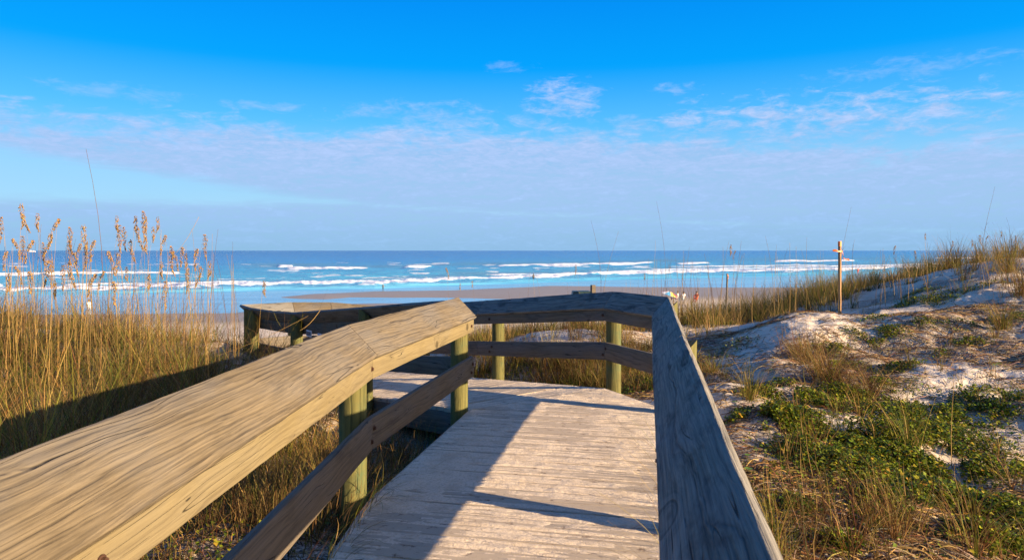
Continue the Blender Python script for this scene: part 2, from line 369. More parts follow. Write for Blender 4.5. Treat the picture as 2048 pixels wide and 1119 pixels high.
def zbase(x, y):
    x = np.asarray(x, float); y = np.asarray(y, float); shp = x.shape; x = x.ravel(); y = y.ravel()
    cx = np.clip(x, -16, 17); cy = np.clip(y, -5, 24)
    z = np.full(x.shape, _W[_n]) + _W[_n + 1] * cx + _W[_n + 2] * cy
    for k in range(_n): z += _W[k] * _phi((cx - CT[k, 0]) ** 2 + (cy - CT[k, 1]) ** 2)
    z = np.clip(z, -1.6, 1.9)
    # away from the path: rolling dunes
    far = sstep(16, 40, np.hypot(x, y * 0.6))
    z = z * (1 - far) + far * (0.2 + 1.1 * (fbm(x, y, 0.05, 3, seed=3) - 0.4))
    return z.reshape(shp)

def beachz(x, y):
    """wet beach and sand bar: which parts stand above the sea"""
    yy = np.maximum(y, 1.0); px = 1024 + x / yy * F; py = 500 + (H - ZSEA) / yy * F
    up = np.interp(px, [560, 620, 750, 900, 1000, 1100, 1250, 1400, 2400], [593, 586, 581, 579, 574.5, 570, 572, 573, 572])
    lo = np.interp(px, [560, 600, 650, 700, 790, 900, 980, 1075, 1120], [594, 597, 598, 594, 595, 595, 597, 599, 640])
    w_ = (fbm(x, y, 0.12, 4, seed=5) - 0.5) * 5
    bar = np.minimum(py - up, lo - py) * np.where(px < 556, 0, 1) - np.maximum(560 - px, 0) + w_ * 0.35
    shore = np.interp(px, [-400, 0, 470, 600, 1075, 1100, 2400], [640, 628, 624, 606, 603, 585, 580])
    near = (py - shore) + w_ * 0.5
    s = np.maximum(bar, near)
    return ZSEA - 0.16 + 0.30 * sstep(-6, 8, s) + 0.35 * sstep(14, 60, near), s

def zground(x, y, fine=True):
    x = np.asarray(x, float); y = np.asarray(y, float)
    z = zbase(x, y)
    t_ = sstep(16.5, 38, y + 0.0 * x + 3 * (fbm(x, y, 0.15, 3, seed=8) - .5))
    bz, s = beachz(x, y)
    if fine:
        dx = np.abs(x - 0.2); keep = 0.35 + 0.65 * sstep(1.0, 2.2, dx)
        rough = (1 - t_) * keep
        z = z + rough * (0.30 * (fbm(x, y, 0.8, 3, seed=1) - .5) + 0.085 * (fbm(x, y, 2.6, 3, seed=2) - .5) + 0.028 * (fbm(x, y, 8, 3, seed=4) - .5))
    return z * (1 - t_) + bz * t_

# plan of the walkway (inner edge of the handrail caps)
LP = [(-1.01, -1.6, 0), (-.79, 4.02, 0), (-.326, 6.36, 0)]
RP = [(-.298, -1.6, 0), (.742, 3.617, 0), (1.32, 6.46, 0), (.967, 7.30, 0)]
D2V = (-.62, .786)
def leg2(p, s): return (p[0] + D2V[0] * s, p[1] + D2V[1] * s, -s * 0.1)
LC = (-.29, 6.31)
RP2 = [leg2((.967, 7.30), 0), leg2((.967, 7.30), 2.35), leg2((.967, 7.30), 4.6)]
LP2 = [leg2(LC, .27), leg2(LC, 2.1), leg2(LC, 4.2), (-3.32, 9.98, -.43), (-3.8, 10.45, -.43), (-4.10, 10.90, -.43)]
LP3 = [(-4.10, 10.90, -.43), (-3.6, 11.33, -.43), (-3.05, 11.55, -.45), (-1.5, 12.05, -.62)]

def polar_grid():
    # dense in front, coarse behind; radius geometric
    a1 = np.linspace(-48, 48, 760); a0 = np.linspace(-180, -48, 60)[:-1]; a2 = np.linspace(48, 180, 60)[1:]
    A = np.radians(np.concatenate([a0, a1, a2[:-1]]))
    R = np.concatenate([[0.25], np.geomspace(0.8, 3.0, 24)[:-1], np.geomspace(3.0, 20, 330)[:-1], np.geomspace(20, 135, 190)[:-1], np.geomspace(135, 4000, 26)])
    return A, R
A, R = polar_grid()
AA, RR = np.meshgrid(A, R); X = RR * np.sin(AA); Y = RR * np.cos(AA)
Z = zground(X, Y)
_, S = beachz(X, Y)
tb = sstep(24, 38, Y)
Z = np.where(RR > 260, np.minimum(Z, np.where(Y > 0, ZSEA - 6, 3.0)), Z)
na = len(A); nr = len(R)
idx = np.arange(na * nr).reshape(nr, na)
nx = np.roll(idx, -1, axis=1)
Fc = np.stack([idx[:-1].ravel(), nx[:-1].ravel(), nx[1:].ravel(), idx[1:].ravel()], 1)
me = npmesh('ground', np.stack([X.ravel(), Y.ravel(), Z.ravel()], 1), Fc, M['sand'])
at = me.attributes.new('wet', 'FLOAT', 'POINT'); at.data.foreach_set('value', (tb * (1 - 0.75 * sstep(16, 34, S))).ravel().astype(np.float32))

def left_density(x, y):
    d = sstep(-1.0, -1.9, x) * sstep(1.5, 2.8, y) * (1 - sstep(13, 16, y))
    d = d * (0.5 + 0.5 * sstep(0.36, 0.56, fbm(x, y, 0.7, 3, seed=11)))
    return d
lit = np.maximum(left_density(X, Y) * 0.9, 0)
lit = np.maximum(lit, 0.75 * sstep(.5, .66, fbm(X, Y, 0.9, 4, seed=12)) * (Y > 2) * (Y < 16) * (X > 1))
lit = np.maximum(lit, 1.0 * sstep(-.70, -.95, X) * sstep(-2.6, -1.6, X) * (Y > 0.5) * (Y < 8))
lit = np.maximum(lit, .8 * (X > -1.8) * (X < 2.6) * (Y > 7.8) * (Y < 10.3))
at = me.attributes.new('litter', 'FLOAT', 'POINT'); at.data.foreach_set('value', (lit * (1 - tb)).ravel().astype(np.float32))
ground = link('ground', me); tag(ground, kind='structure')

def world_at(px, py, d): return ((px - 1024) / F * d, d, H - (py - 500) / F * d)
_dd = np.geomspace(1.5, 120, 900)
def hit(px, py):
    x = (px - 1024) / F * _dd; z = H - (py - 500) / F * _dd; g = zground(x, _dd)
    k = np.argmax(z < g)
    return (float(x[k]), float(_dd[k]), float(g[k])) if (z < g).any() else None
def gz(x, y): return float(zground(np.array([x]), np.array([y]))[0])

# ------------------------------------------------------------------ sea
dep = np.concatenate([np.arange(150, 14, -0.5), np.geomspace(14, 0.35, 60)])
PXs = np.concatenate([np.linspace(-2600, -420, 90)[:-1], np.linspace(-420, 2470, 1000), np.linspace(2470, 4600, 90)[1:]])
DD, PP = np.meshgrid(dep, PXs, indexing='ij')
Hs = H - ZSEA
Y = Hs * F / DD; X = (PP - 1024) / F * Y; PY = 500 + DD
def wave(pts, thick, seed, amp=0.55):
    xs, ys = zip(*pts)
    c = np.interp(PP, xs, ys) + (fbm(PP, PY * 0, 0.02, 3, seed=seed) - .5) * 2.2
    return c
foam = np.zeros_like(PY); lift = np.zeros_like(PY); face = np.zeros_like(PY)
def line(x0, x1, pts, th, hgt, seed, soft=25, facek=0.0):
    th = th * .66
    global foam, lift, face
    c = wave(pts, th, seed)
    along = sstep(x0, x0 + soft, PP) * (1 - sstep(x1 - soft, x1, PP)) * (.72 + .5 * fbm(PP, PY * 0, .09, 3, seed=seed + 2))
    tt = th * (0.12 + 1.15 * fbm(PP, PY * 0, 0.03, 4, .6, seed=seed + 1))
    d = PY - c
    f_ = np.where(d < 0, sstep(-1.2, 0.0, d), 1 - sstep(tt * 0.55, tt * 1.15, d)) * along
    foam = np.maximum(foam, f_)
    hb = np.where(d < 0, np.exp(-(d / (th * 0.9)) ** 2), np.exp(-(d / (th * 0.6)) ** 2)) * (.6 + .8 * fbm(PP, PY * 0, .05, 4, .6, seed=seed + 3))
    lift = np.maximum(lift, hgt * hb * along)
    al2 = sstep(x0 - 120, x0, PP) * (1 - sstep(x1, x1 + 140, PP))
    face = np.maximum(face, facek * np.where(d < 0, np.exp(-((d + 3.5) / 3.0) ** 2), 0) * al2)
line(-1400, 372, [(-450, 553), (0, 549), (120, 547), (372, 545)], 6, .5, 21)
line(-450, 20, [(-450, 578), (20, 569)], 8, .4, 22)
line(552, 590, [(552, 532), (590, 532)], 5, .55, 23, 8, .8)
line(560, 750, [(560, 536.5), (750, 536)], 5, .5, 24, 30, .6)
line(800, 872, [(800, 534.5), (872, 532)], 5, .5, 25, 18, .5)
line(975, 1325, [(975, 530), (1200, 528), (1325, 524)], 5.5, .5, 26, 40, .7)
line(1335, 1440, [(1335, 527), (1440, 525)], 3, .4, 27, 40)
line(1540, 1720, [(1540, 521), (1720, 520)], 4.5, .45, 28, 20, .4)
line(1850, 3600, [(1850, 516), (2500, 512)], 4, .4, 29, 40)
SHB = [(-450, 582), (0, 577), (200, 576), (400, 571), (520, 567), (750, 564), (1000, 554), (1225, 546), (1430, 541), (1700, 536), (1900, 531), (2500, 526)]
line(-2700, 4700, SHB, 7.5, .42, 30, 20)
line(100, 560, [(100, 571), (560, 563)], 5, .3, 31, 60, .5)
line(960, 1120, [(960, 549), (1120, 549)], 4, .3, 32, 40, .8)
line(1180, 2500, [(1180, 544), (1450, 537), (1900, 527), (2500, 520)], 4, .3, 33, 60, .5)
line(760, 960, [(760, 560), (960, 553)], 3, .25, 34, 60, .6)
line(1300, 1700, [(1300, 532), (1700, 530)], 2.0, .15, 35, 80)
# loose foam patches in the surf
tex = fbm(PP * 0.02, PY * 0.28, 1.0, 4, seed=41)
sh = np.interp(PP, *zip(*SHB))
foam = np.maximum(foam, 0.55 * sstep(.58, .75, tex) * sstep(512, 528, PY) * (1 - sstep(sh + 4, sh + 10, PY)))
swl = (fbm(PP * 0.006, PY * 0.16, 1.0, 3, seed=43) - .5)
lift = lift + swl * 0.35 * sstep(503, 515, PY) * (1 - sstep(sh, sh + 8, PY))
calm = sstep(sh + 5, sh + 14, PY)
Zs = ZSEA + lift - 0.02
# water colour by depth of water: deep blue -> turquoise -> pale shallows
stops = [500, 506, 520, 534, 548, 560, 572, 590, 640]
cols = np.array([(.002, .07, .24), (.003, .10, .32), (.008, .17, .42), (.016, .24, .43), (.04, .33, .48), (.08, .40, .54), (.14, .45, .60), (.16, .40, .60), (.12, .32, .50)])
sft = PY - (np.interp(PP, *zip(*SHB)) - 566) * 0.6
colr = np.stack([np.interp(sft, stops, cols[:, k]) for k in range(3)], -1)
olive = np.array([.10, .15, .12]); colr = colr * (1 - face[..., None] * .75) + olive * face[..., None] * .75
idx = np.arange(PY.size).reshape(PY.shape)
Fc = np.stack([idx[:-1, :-1].ravel(), idx[:-1, 1:].ravel(), idx[1:, 1:].ravel(), idx[1:, :-1].ravel()], 1)
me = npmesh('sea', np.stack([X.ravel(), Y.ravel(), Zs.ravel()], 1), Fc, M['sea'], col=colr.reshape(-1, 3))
for nm, ar in (('foam', foam), ('calm', calm)):
    at = me.attributes.new(nm, 'FLOAT', 'POINT'); at.data.foreach_set('value', ar.ravel().astype(np.float32))
sea = link('sea', me); tag(sea, kind='structure')

# ------------------------------------------------------------------ boardwalk
def norm2(a): l = math.hypot(*a); return (a[0] / l, a[1] / l)
def lnormal(p, q, side): d = norm2((q[0] - p[0], q[1] - p[1])); return (-d[1] * side, d[0] * side)   # side=1: outward is left

def miters(P, side):
    N = [lnormal(P[i], P[i + 1], side) for i in range(len(P) - 1)]
    out = []
    for i in range(len(P)):
        if i == 0: out.append(N[0])
        elif i == len(P) - 1: out.append(N[-1])
        else:
            b = (N[i - 1][0] + N[i][0], N[i - 1][1] + N[i][1]); k = 2 / (b[0] ** 2 + b[1] ** 2)
            out.append((b[0] * k, b[1] * k))
    return out

def round_section(sec, r=0.006):
    out = []
    n = len(sec)
    for i in range(n):
        p = np.array(sec[i]); a = np.array(sec[i - 1]); b = np.array(sec[(i + 1) % n])
        u = (a - p) / np.linalg.norm(a - p); v = (b - p) / np.linalg.norm(b - p)
        out += [p + u * r, p + (u + v) * r * 0.3, p + v * r]
    return out

def sweep_board(name, parent, P, Q, m0, m1, sec, mat, seg=0.06, wob=0.0025, gap=0.0015, r=0.006, seed=0):
    """board between plan points P and Q; sec = list of (outward, height); m0, m1 = mitre vectors"""
    S = round_section(sec, r)
    d = Vector((Q[0] - P[0], Q[1] - P[1], Q[2] - P[2])); L = d.length; X_ = d.normalized()
    up = Vector((0, 0, 1)); Y_ = up.cross(X_).normalized(); Z_ = X_.cross(Y_)
    mw = Matrix((X_, Y_, Z_)).transposed().to_4x4(); mw.translation = Vector(P) + Vector((m0[0] * sec[0][0], m0[1] * sec[0][0], sec[0][1]))
    inv = mw.inverted()
    n = max(1, int(L / seg)); rs = np.random.default_rng(abs(int(seed)) + 100)
    V = []; Fc = []; k = len(S)
    ph = rs.random((k, 3)) * 6.28
    for i in range(n + 1):
        t_ = (gap / L) + (1 - 2 * gap / L) * i / n
        for j, (a, b) in enumerate(S):
            mx = (m0[0] * (1 - t_) + m1[0] * t_, m0[1] * (1 - t_) + m1[1] * t_)
            jit = wob * (math.sin(L * t_ * 3 + ph[j // 3 * 3, 0]) * .5 + math.sin(L * t_ * 17 + ph[j // 3 * 3, 1]) * .15 + rs.normal() * .18)
            v = Vector((P[0] + d.x * t_ + mx[0] * (a + jit * .4), P[1] + d.y * t_ + mx[1] * (a + jit * .4), P[2] + d.z * t_ + b + jit))
            V.append(inv @ v)
    for i in range(n):
        for j in range(k):
            a_ = i * k + j; b_ = i * k + (j + 1) % k
            Fc.append((a_, b_, b_ + k, a_ + k))
    Fc.append(tuple(range(k))[::-1]); Fc.append(tuple(range(n * k, n * k + k)))
    me = pymesh(name, V, Fc, mat, smooth=True)
    me.set_sharp_from_angle(angle=math.radians(40)) if hasattr(me, 'set_sharp_from_angle') else None
    bm = bmesh.new(); bm.from_mesh(me); bmesh.ops.recalc_face_normals(bm, faces=bm.faces); bm.to_mesh(me); bm.free()
    me.set_sharp_from_angle(angle=math.radians(40))
    return link(name, me, parent, mw)

CAP = [(0, .862), (.182, 1.044), (.208, 1.018), (.026, .836)]
CAPR = [(0, .862), (.155, 1.040), (.182, 1.016), (.027, .838)]
FAS = [(.031, .725), (.031, .837), (.069, .874), (.069, .725)]
MID = [(.031, .307), (.031, .495), (.069, .495), (.069, .307)]

def post(parent, P, m, z0, seed=0, r=.080, inner=.071, mat=None):
    c = (P[0] + m[0] * (inner + r), P[1] + m[1] * (inner + r)); rs = np.random.default_rng(abs(int(seed)))
    n = 28; V = []; Fc = []
    ln = math.hypot(*m); u = (m[0] / ln, m[1] / ln)
    zb = z0 - P[2]; rows = 14
    tp = .867
    for i in range(rows + 1):
        for j in range(n):
            a = 2 * PI * j / n
            rr = r * (1 + .012 * math.sin(3 * a + seed) + .01 * rs.normal() * (i < rows))
            x, y = math.cos(a) * rr, math.sin(a) * rr
            ztop = tp + (x * u[0] + y * u[1] + r) * .93
            z = zb + (ztop - zb) * i / rows
            V.append((x, y, z))
    for i in range(rows):
        for j in range(n): Fc.append((i * n + j, i * n + (j + 1) % n, (i + 1) * n + (j + 1) % n, (i + 1) * n + j))
    Fc.append(tuple(range(n))[::-1]); Fc.append(tuple(range(rows * n, rows * n + n)))
    me = pymesh('post', V, Fc, mat or M['post'], smooth=True); me.set_sharp_from_angle(angle=math.radians(35))
    o = link('post', me, parent, Matrix.Translation((c[0], c[1], P[2])))
    return o

def bolt_mesh():
    V = []; Fc = []
    n = 12
    for k, (x, r) in enumerate(((0, .017), (.004, .017), (.005, .011), (.014, .010))):
        for j in range(n): a = 2 * PI * j / n; V.append((-x, math.cos(a) * r, math.sin(a) * r))
    for k in range(3):
        for j in range(n): Fc.append((k * n + j, k * n + (j + 1) % n, (k + 1) * n + (j + 1) % n, (k + 1) * n + j))
    Fc.append(tuple(range(3 * n, 4 * n)))
    return pymesh('bolt', V, Fc, M['bolt'])
BOLT = bolt_mesh()
def bolt(parent, P, n, a, z):
    X_ = Vector((n[0], n[1], 0)).normalized(); Y_ = Vector((0, 0, 1)).cross(X_); Z_ = Vector((0, 0, 1))
    mw = Matrix((X_, Y_, Z_)).transposed().to_4x4(); mw.translation = (P[0] + n[0] * a, P[1] + n[1] * a, P[2] + z)
    return link('bolt', BOLT, parent, mw)

def railing(label, P, side, post_at, capm, fasm, midm, m_first=None, m_last=None, capsec=None, extra_posts=(), cap_mitre_gap=.003, endcap=0.0):
    root = empty('handrail', (P[0][0], P[0][1], P[0][2])); tag(root, label, 'railing', 'timber railings along the boardwalk')
    mi = miters(P, side)
    if m_first: mi[0] = m_first
    if m_last: mi[-1] = m_last
    for i in range(len(P) - 1):
        a, b = P[i], P[i + 1]
        sweep_board('cap_board', root, a, b, mi[i], mi[i + 1], capsec or CAP, capm, seed=i * 7 + int(abs(a[0]) * 100), wob=.003, r=.007, gap=cap_mitre_gap)
        sweep_board('fascia_board', root, a, b, mi[i], mi[i + 1], FAS, fasm, seed=i * 7 + 3, wob=.0015, r=.003)
        sweep_board('mid_rail', root, a, b, mi[i], mi[i + 1], MID, midm, seed=i * 7 + 5, wob=.002, r=.004)
    ps = []
    for i in range(len(P)):
        if i in post_at: ps.append((P[i], mi[i]))
    for i, t_ in extra_posts:
        a, b = P[i], P[i + 1]; n = lnormal(a, b, side)
        ps.append((tuple(a[k] + (b[k] - a[k]) * t_ for k in range(3)), n))
    for k, (p_, m_) in enumerate(ps):
        c = (p_[0] + m_[0] * .15, p_[1] + m_[1] * .15)
        po = post(root, p_, m_, min(gz(*c), p_[2] - .1) - .45, seed=k + int(p_[1] * 10))
        l = math.hypot(*m_); n = (m_[0] / l, m_[1] / l); tq = (-n[1], n[0])
        for z, dt in ((.785, .012), (.43, -.01), (.36, .014)):
            q = (p_[0] + tq[0] * dt * (3 if z > .5 else 2), p_[1] + tq[1] * dt * 2, p_[2])
            bolt(root, q, n, .031 * l, z)
    return root

rail_l = railing('sun-lit handrail with broad tilted tan cap ending at a worn square-cut tip', LP, 1, (0, 1), M['cap'], M['fascia'], M['rail'], extra_posts=((0, .12), (0, .56), (1, .97)))
rail_r = railing('long shaded grey handrail with cracked cap beside the dune slope', RP[:3], -1, (1,), M['cap_grey'], M['fascia'], M['rail'],
                 m_last=miters(RP, -1)[2], capsec=CAPR, extra_posts=((0, .02), (1, .93)))
rail_c = railing('short shaded handrail across the bend with two cap boards meeting at a ridge', [RP[2], RP[3]] + RP2[1:], -1, (1, 3), M['cap_grey'], M['rail'], M['rail'],
                 m_first=miters(RP, -1)[2], capsec=CAPR, extra_posts=((1, .87), ))
MJ = miters(LP2[:-1] + LP3, 1)[len(LP2)]
rail_2 = railing('handrail seen from behind with dark underside curving down the ramp', LP2 + [LP3[1]], 1, (2, 4), M['cap_grey'], M['rail'], M['rail'], m_last=MJ, extra_posts=((0, .97), (2, .0), (4, .5)))
rail_3 = railing('sun-lit curved handrail at the turn of the lower ramp', LP3[1:], 1, (0, 1, 2), M['cap'], M['fascia'], M['rail'], m_first=MJ)

# deck
def clip(poly, n, c):   # keep dot(p,n) <= c
    out = []
    for i in range(len(poly)):
        p, q = poly[i], poly[(i + 1) % len(poly)]
        dp = p[0] * n[0] + p[1] * n[1] - c; dq = q[0] * n[0] + q[1] * n[1] - c
        if dp <= 0: out.append(p)
        if dp * dq < 0:
            k = dp / (dp - dq); out.append((p[0] + (q[0] - p[0]) * k, p[1] + (q[1] - p[1]) * k))
    return out

def offs(P, side, a):
    return [(p[0] + m_[0] * a, p[1] + m_[1] * a) for p, m_ in zip(P, miters(P, side))]
deck = empty('boardwalk_deck', (0.1, 3, 0)); tag(deck, 'sand-dusted plank boardwalk deck bending left and ramping down to the beach', 'boardwalk')
polyA = offs(LP, 1, .066) + [(.967 + .03, 7.30 + .04)] + [(RP[2][0] + .06, RP[2][1] + .01)] + offs(RP[:3], -1, .066)[:2][::-1]
dA = norm2((.2, .98)); PITCH = .146
def planks(poly, d, zf, s0, s1, seed):
    n = d; tq = (d[1], -d[0]); rs = np.random.default_rng(seed); k = 0; s = s0
    while s < s1:
        q = clip(clip(poly, n, s + PITCH - .006), (-n[0], -n[1]), -s)
        if len(q) >= 3:
            cx = sum(p_[0] for p_ in q) / len(q); cy = sum(p_[1] for p_ in q) / len(q); dz = rs.normal() * .0012
            X_ = Vector((tq[0], tq[1], 0)); Y_ = Vector((-tq[1], tq[0], 0))
            mw = Matrix((X_, Y_, Vector((0, 0, 1)))).transposed().to_4x4(); mw.translation = (cx, cy, zf(cx, cy))
            inv = mw.inverted(); V = []
            for zz in (0, -.038):
                for p_ in q: V.append(inv @ Vector((p_[0], p_[1], zf(*p_) + zz + dz)))
            m_ = len(q)
            area = sum(q[i][0] * q[(i + 1) % m_][1] - q[(i + 1) % m_][0] * q[i][1] for i in range(m_))
            fc = [tuple(range(m_)), tuple(range(m_, 2 * m_))[::-1]] + [(i, i + m_, (i + 1) % m_ + m_, (i + 1) % m_) for i in range(m_)]
            if area < 0: fc = [f_[::-1] for f_ in fc]
            link('plank', pymesh('plank', V, fc, M['plank']), deck, mw)
        s += PITCH
flat = lambda x, y: 0.0
planks(polyA, dA, flat, -1.7, 7.6, 1)
def sB(x, y): return max(0.0, (x - LC[0]) * D2V[0] + (y - LC[1]) * D2V[1])
def zB(x, y): return -0.1 * max(0.0, ((x - .967) * D2V[0] + (y - 7.30) * D2V[1]) - 0.0)
nL = lnormal((0, 0), D2V, 1)
l0 = (LC[0] + nL[0] * .066, LC[1] + nL[1] * .066); r0 = (.967 - nL[0] * .066, 7.30 - nL[1] * .066)
cut = (r0[0] * D2V[0] + r0[1] * D2V[1])
polyB = [(l0[0] + D2V[0] * .03, l0[1] + D2V[1] * .03), r0, (r0[0] + D2V[0] * 4.5, r0[1] + D2V[1] * 4.5), (l0[0] + D2V[0] * 4.6, l0[1] + D2V[1] * 4.6)]
# trim polyB to the far side of the end of polyA
eA = polyA[2:4]; nn = lnormal((LC[0] - .02, LC[1] + .03), (.997, 7.34), 1)
polyB = clip(polyB, (-nn[0], -nn[1]), -((.997 * nn[0] + 7.345 * nn[1]) + .004))
planks(polyB, D2V, lambda x, y: zB(x, y) - .002, 4.2, 10.2, 2)
polyC = [(-1.9, 10.95), (-1.6, 12.0), (-3.05, 11.6), (-3.6, 11.38), (-4.14, 10.92), (-3.85, 10.4), (-3.36, 9.93), (-2.93, 9.62)]
planks(polyC, (.3, .954), lambda x, y: -.455 - .02, 7.5, 12.5, 3)
# rim joists under the deck edges
RIM = [(.028, -.27), (.028, -.042), (.066, -.042), (.066, -.27)]
for P_, sd in ((LP, 1), (RP, -1), ([leg2(LC, .1), leg2(LC, 4.1)], 1), ([leg2((.967, 7.30), .0), leg2((.967, 7.30), 4.6)], -1)):
    mm = miters(P_, sd)
    for i in range(len(P_) - 1): sweep_board('rim_joist', deck, P_[i], P_[i + 1], mm[i], mm[i + 1], RIM, M['rail'], seg=.3, wob=0)

# drifted sand lying on the deck: thin relief sheet
def crust(poly, d, zf, name, step=.0095, seed=0):
    tq = np.array((d[1], -d[0])); dn = np.array(d); P_ = np.array(poly)
    s = P_ @ dn; q = P_ @ tq
    S_, Q_ = np.meshgrid(np.arange(max(s.min(), 1.0), s.max(), step), np.arange(q.min(), q.max(), step * 1.25), indexing='ij')
    X_ = S_ * dn[0] + Q_ * tq[0]; Y_ = S_ * dn[1] + Q_ * tq[1]
    ins = np.zeros(X_.shape, bool); j = len(P_) - 1; dist = np.full(X_.shape, 9.0)
    for i in range(len(P_)):
        xi, yi = P_[i]; xj, yj = P_[j]
        with np.errstate(divide='ignore', invalid='ignore'):
            ins ^= ((yi > Y_) != (yj > Y_)) & (X_ < (xj - xi) * (Y_ - yi) / (yj - yi + 1e-12) + xi)
        ex, ey = xj - xi, yj - yi; tt = np.clip(((X_ - xi) * ex + (Y_ - yi) * ey) / (ex * ex + ey * ey), 0, 1)
        dist = np.minimum(dist, np.hypot(X_ - xi - tt * ex, Y_ - yi - tt * ey)); j = i
    streak = fbm(Q_ * 1.5, S_ * 34, 1.0, 4, 0.6, seed=seed + 1); big = fbm(Q_, S_, 2.0, 3, seed=seed + 2)
    h = -.0006 + .017 * (streak - .46) + .012 * (big - .42) + .004 * (fbm(Q_, S_, 24, 4, .65, seed=seed + 3) - .5) + .010 * np.maximum(0, fbm(Q_, S_, 11, 2, seed=seed + 4) - .55)
    gp = np.abs(((S_ - (-1.7 if seed == 0 else 4.2)) / PITCH) % 1.0); gp = np.minimum(gp, 1 - gp) * PITCH
    h -= (.009 * np.exp(-(gp / .007) ** 2)) * sstep(.42, .58, fbm(Q_, S_, 1.4, 2, seed=seed + 7)) + .002 * np.exp(-(gp / .012) ** 2)
    h = np.minimum(h, .009)
    Z_ = h + np.vectorize(zf)(X_, Y_) if seed else h
    ok = ins & (dist > .012)
    idx = np.arange(X_.size).reshape(X_.shape)
    Fc = np.stack([idx[:-1, :-1], idx[1:, :-1], idx[1:, 1:], idx[:-1, 1:]], -1).reshape(-1, 4)
    okf = ok.ravel()[Fc].all(1) & (h.ravel()[Fc].max(1) > -.0035)
    Fc = Fc[okf]; used = np.unique(Fc); mp = np.zeros(X_.size, int); mp[used] = np.arange(len(used))
    me = npmesh(name, np.stack([X_.ravel(), Y_.ravel(), Z_.ravel()], 1)[used], mp[Fc], M['crust'])
    o = link(name, me); tag(o, 'pale drifted sand trodden thin over the boardwalk planks', 'sand', kind='stuff'); return o
m, t, p, out = mat_new('trodden_sand'); M['crust'] = m
co = t.node('ShaderNodeTexCoord').outputs['Object']
n_ = t.noise(co, 60.0, 4.0, 0.7); n2_ = t.noise(co, 5.0, 4.0, 0.6)
c = t.mix(t.ss(n_, 0.4, 0.75), (0.68, 0.545, 0.385), (0.47, 0.36, 0.245)); c = t.mix(t.ss(n2_, 0.45, 0.7, 0.0, 0.45), c, (0.38, 0.28, 0.18))
t.put(p.inputs['Base Color'], c); p.inputs['Roughness'].default_value = 0.95
bump(t, p, t.math('ADD', t.noise(co, 90.0, 4.0, 0.7), t.math('MULTIPLY', t.noise(co, 28.0, 3.0), 0.7)), 0.0065)
crust(polyA, dA, flat, 'drifted_sand')
crust(polyB, D2V, lambda x, y: zB(x, y) - .002, 'drifted_sand', step=.02, seed=20)

# ------------------------------------------------------------------ plants
GREEN = np.array([.060, .090, .010]); YGREEN = np.array([.19, .165, .020]); STRAW = np.array([.35, .215, .065]); BROWN = np.array([.10, .052, .02]); RUST = np.array([.15, .06, .02])
def pick(n, cs, ws, jit=.22, r_=rng):
    k = r_.choice(len(cs), n, p=np.array(ws) / sum(ws)); c = np.array(cs)[k]
    return np.clip(c * (1 + jit * r_.normal(size=(n, 1))) * (1 + .08 * r_.normal(size=(n, 3))), .008, .8)

def blades(bx, by, bz, azi, L, lean, droop, wid, col, seg=5, tipcol=None, tipk=.35):
    """ribbon blades: verts (n, seg+1, 2)"""
    n = len(bx); t = np.linspace(0, 1, seg + 1)[None, :]
    th = lean[:, None] + droop[:, None] * t ** 1.4
    dl = L[:, None] / seg
    r = np.concatenate([np.zeros((n, 1)), np.cumsum(np.sin(th[:, :-1] * .5 + th[:, 1:] * .5) * dl, 1)], 1)
    h = np.concatenate([np.zeros((n, 1)), np.cumsum(np.cos(th[:, :-1] * .5 + th[:, 1:] * .5) * dl, 1)], 1)
    tw = azi[:, None] + 0.25 * np.sin(3 * t + azi[:, None] * 5)
    cx = bx[:, None] + r * np.cos(tw); cy = by[:, None] + r * np.sin(tw); cz = bz[:, None] + h
    wv = wid[:, None] * (1 - t ** 1.8 * .9) * .5
    a2 = azi[:, None] + PI / 2 + .6 * np.sin(azi[:, None] * 7) * t
    V = np.stack([np.stack([cx - np.cos(a2) * wv, cy - np.sin(a2) * wv, cz - .1 * wv], -1), np.stack([cx + np.cos(a2) * wv, cy + np.sin(a2) * wv, cz + .1 * wv], -1)], 2)
    V = V.reshape(-1, 3)
    idx = np.arange(n * (seg + 1) * 2).reshape(n, seg + 1, 2)
    Fc = np.stack([idx[:, :-1, 0], idx[:, :-1, 1], idx[:, 1:, 1], idx[:, 1:, 0]], -1).reshape(-1, 4)
    tc = col if tipcol is None else tipcol
    k = (t[..., None] ** 1.5) * tipk
    C = col[:, None, :] * (1 - k) + tc[:, None, :] * k
    C = np.repeat(C[:, :, None, :], 2, 2).reshape(-1, 3)
    return V, Fc, C

def merge(parts):
    V = []; Fc = []; C = []; o = 0
    for v, f, c in parts:
        V.append(v); Fc.append(f + o); C.append(c); o += len(v)
    return np.concatenate(V), np.concatenate(Fc), np.concatenate(C)

def on_deck(x, y):
    """inside the walkway strip"""
    a = np.zeros(len(x), bool)
    for poly, pad in ((polyA, .05), (polyB, .05), (polyC, .0)):
        P_ = np.array(poly); c_ = P_.mean(0); P_ = c_ + (P_ - c_) * (1 + pad); ins = np.zeros(len(x), bool); j = len(P_) - 1
        for i in range(len(P_)):
            ins ^= ((P_[i, 1] > y) != (P_[j, 1] > y)) & (x < (P_[j, 0] - P_[i, 0]) * (y - P_[i, 1]) / (P_[j, 1] - P_[i, 1] + 1e-12) + P_[i, 0]); j = i
        a |= ins
    return a

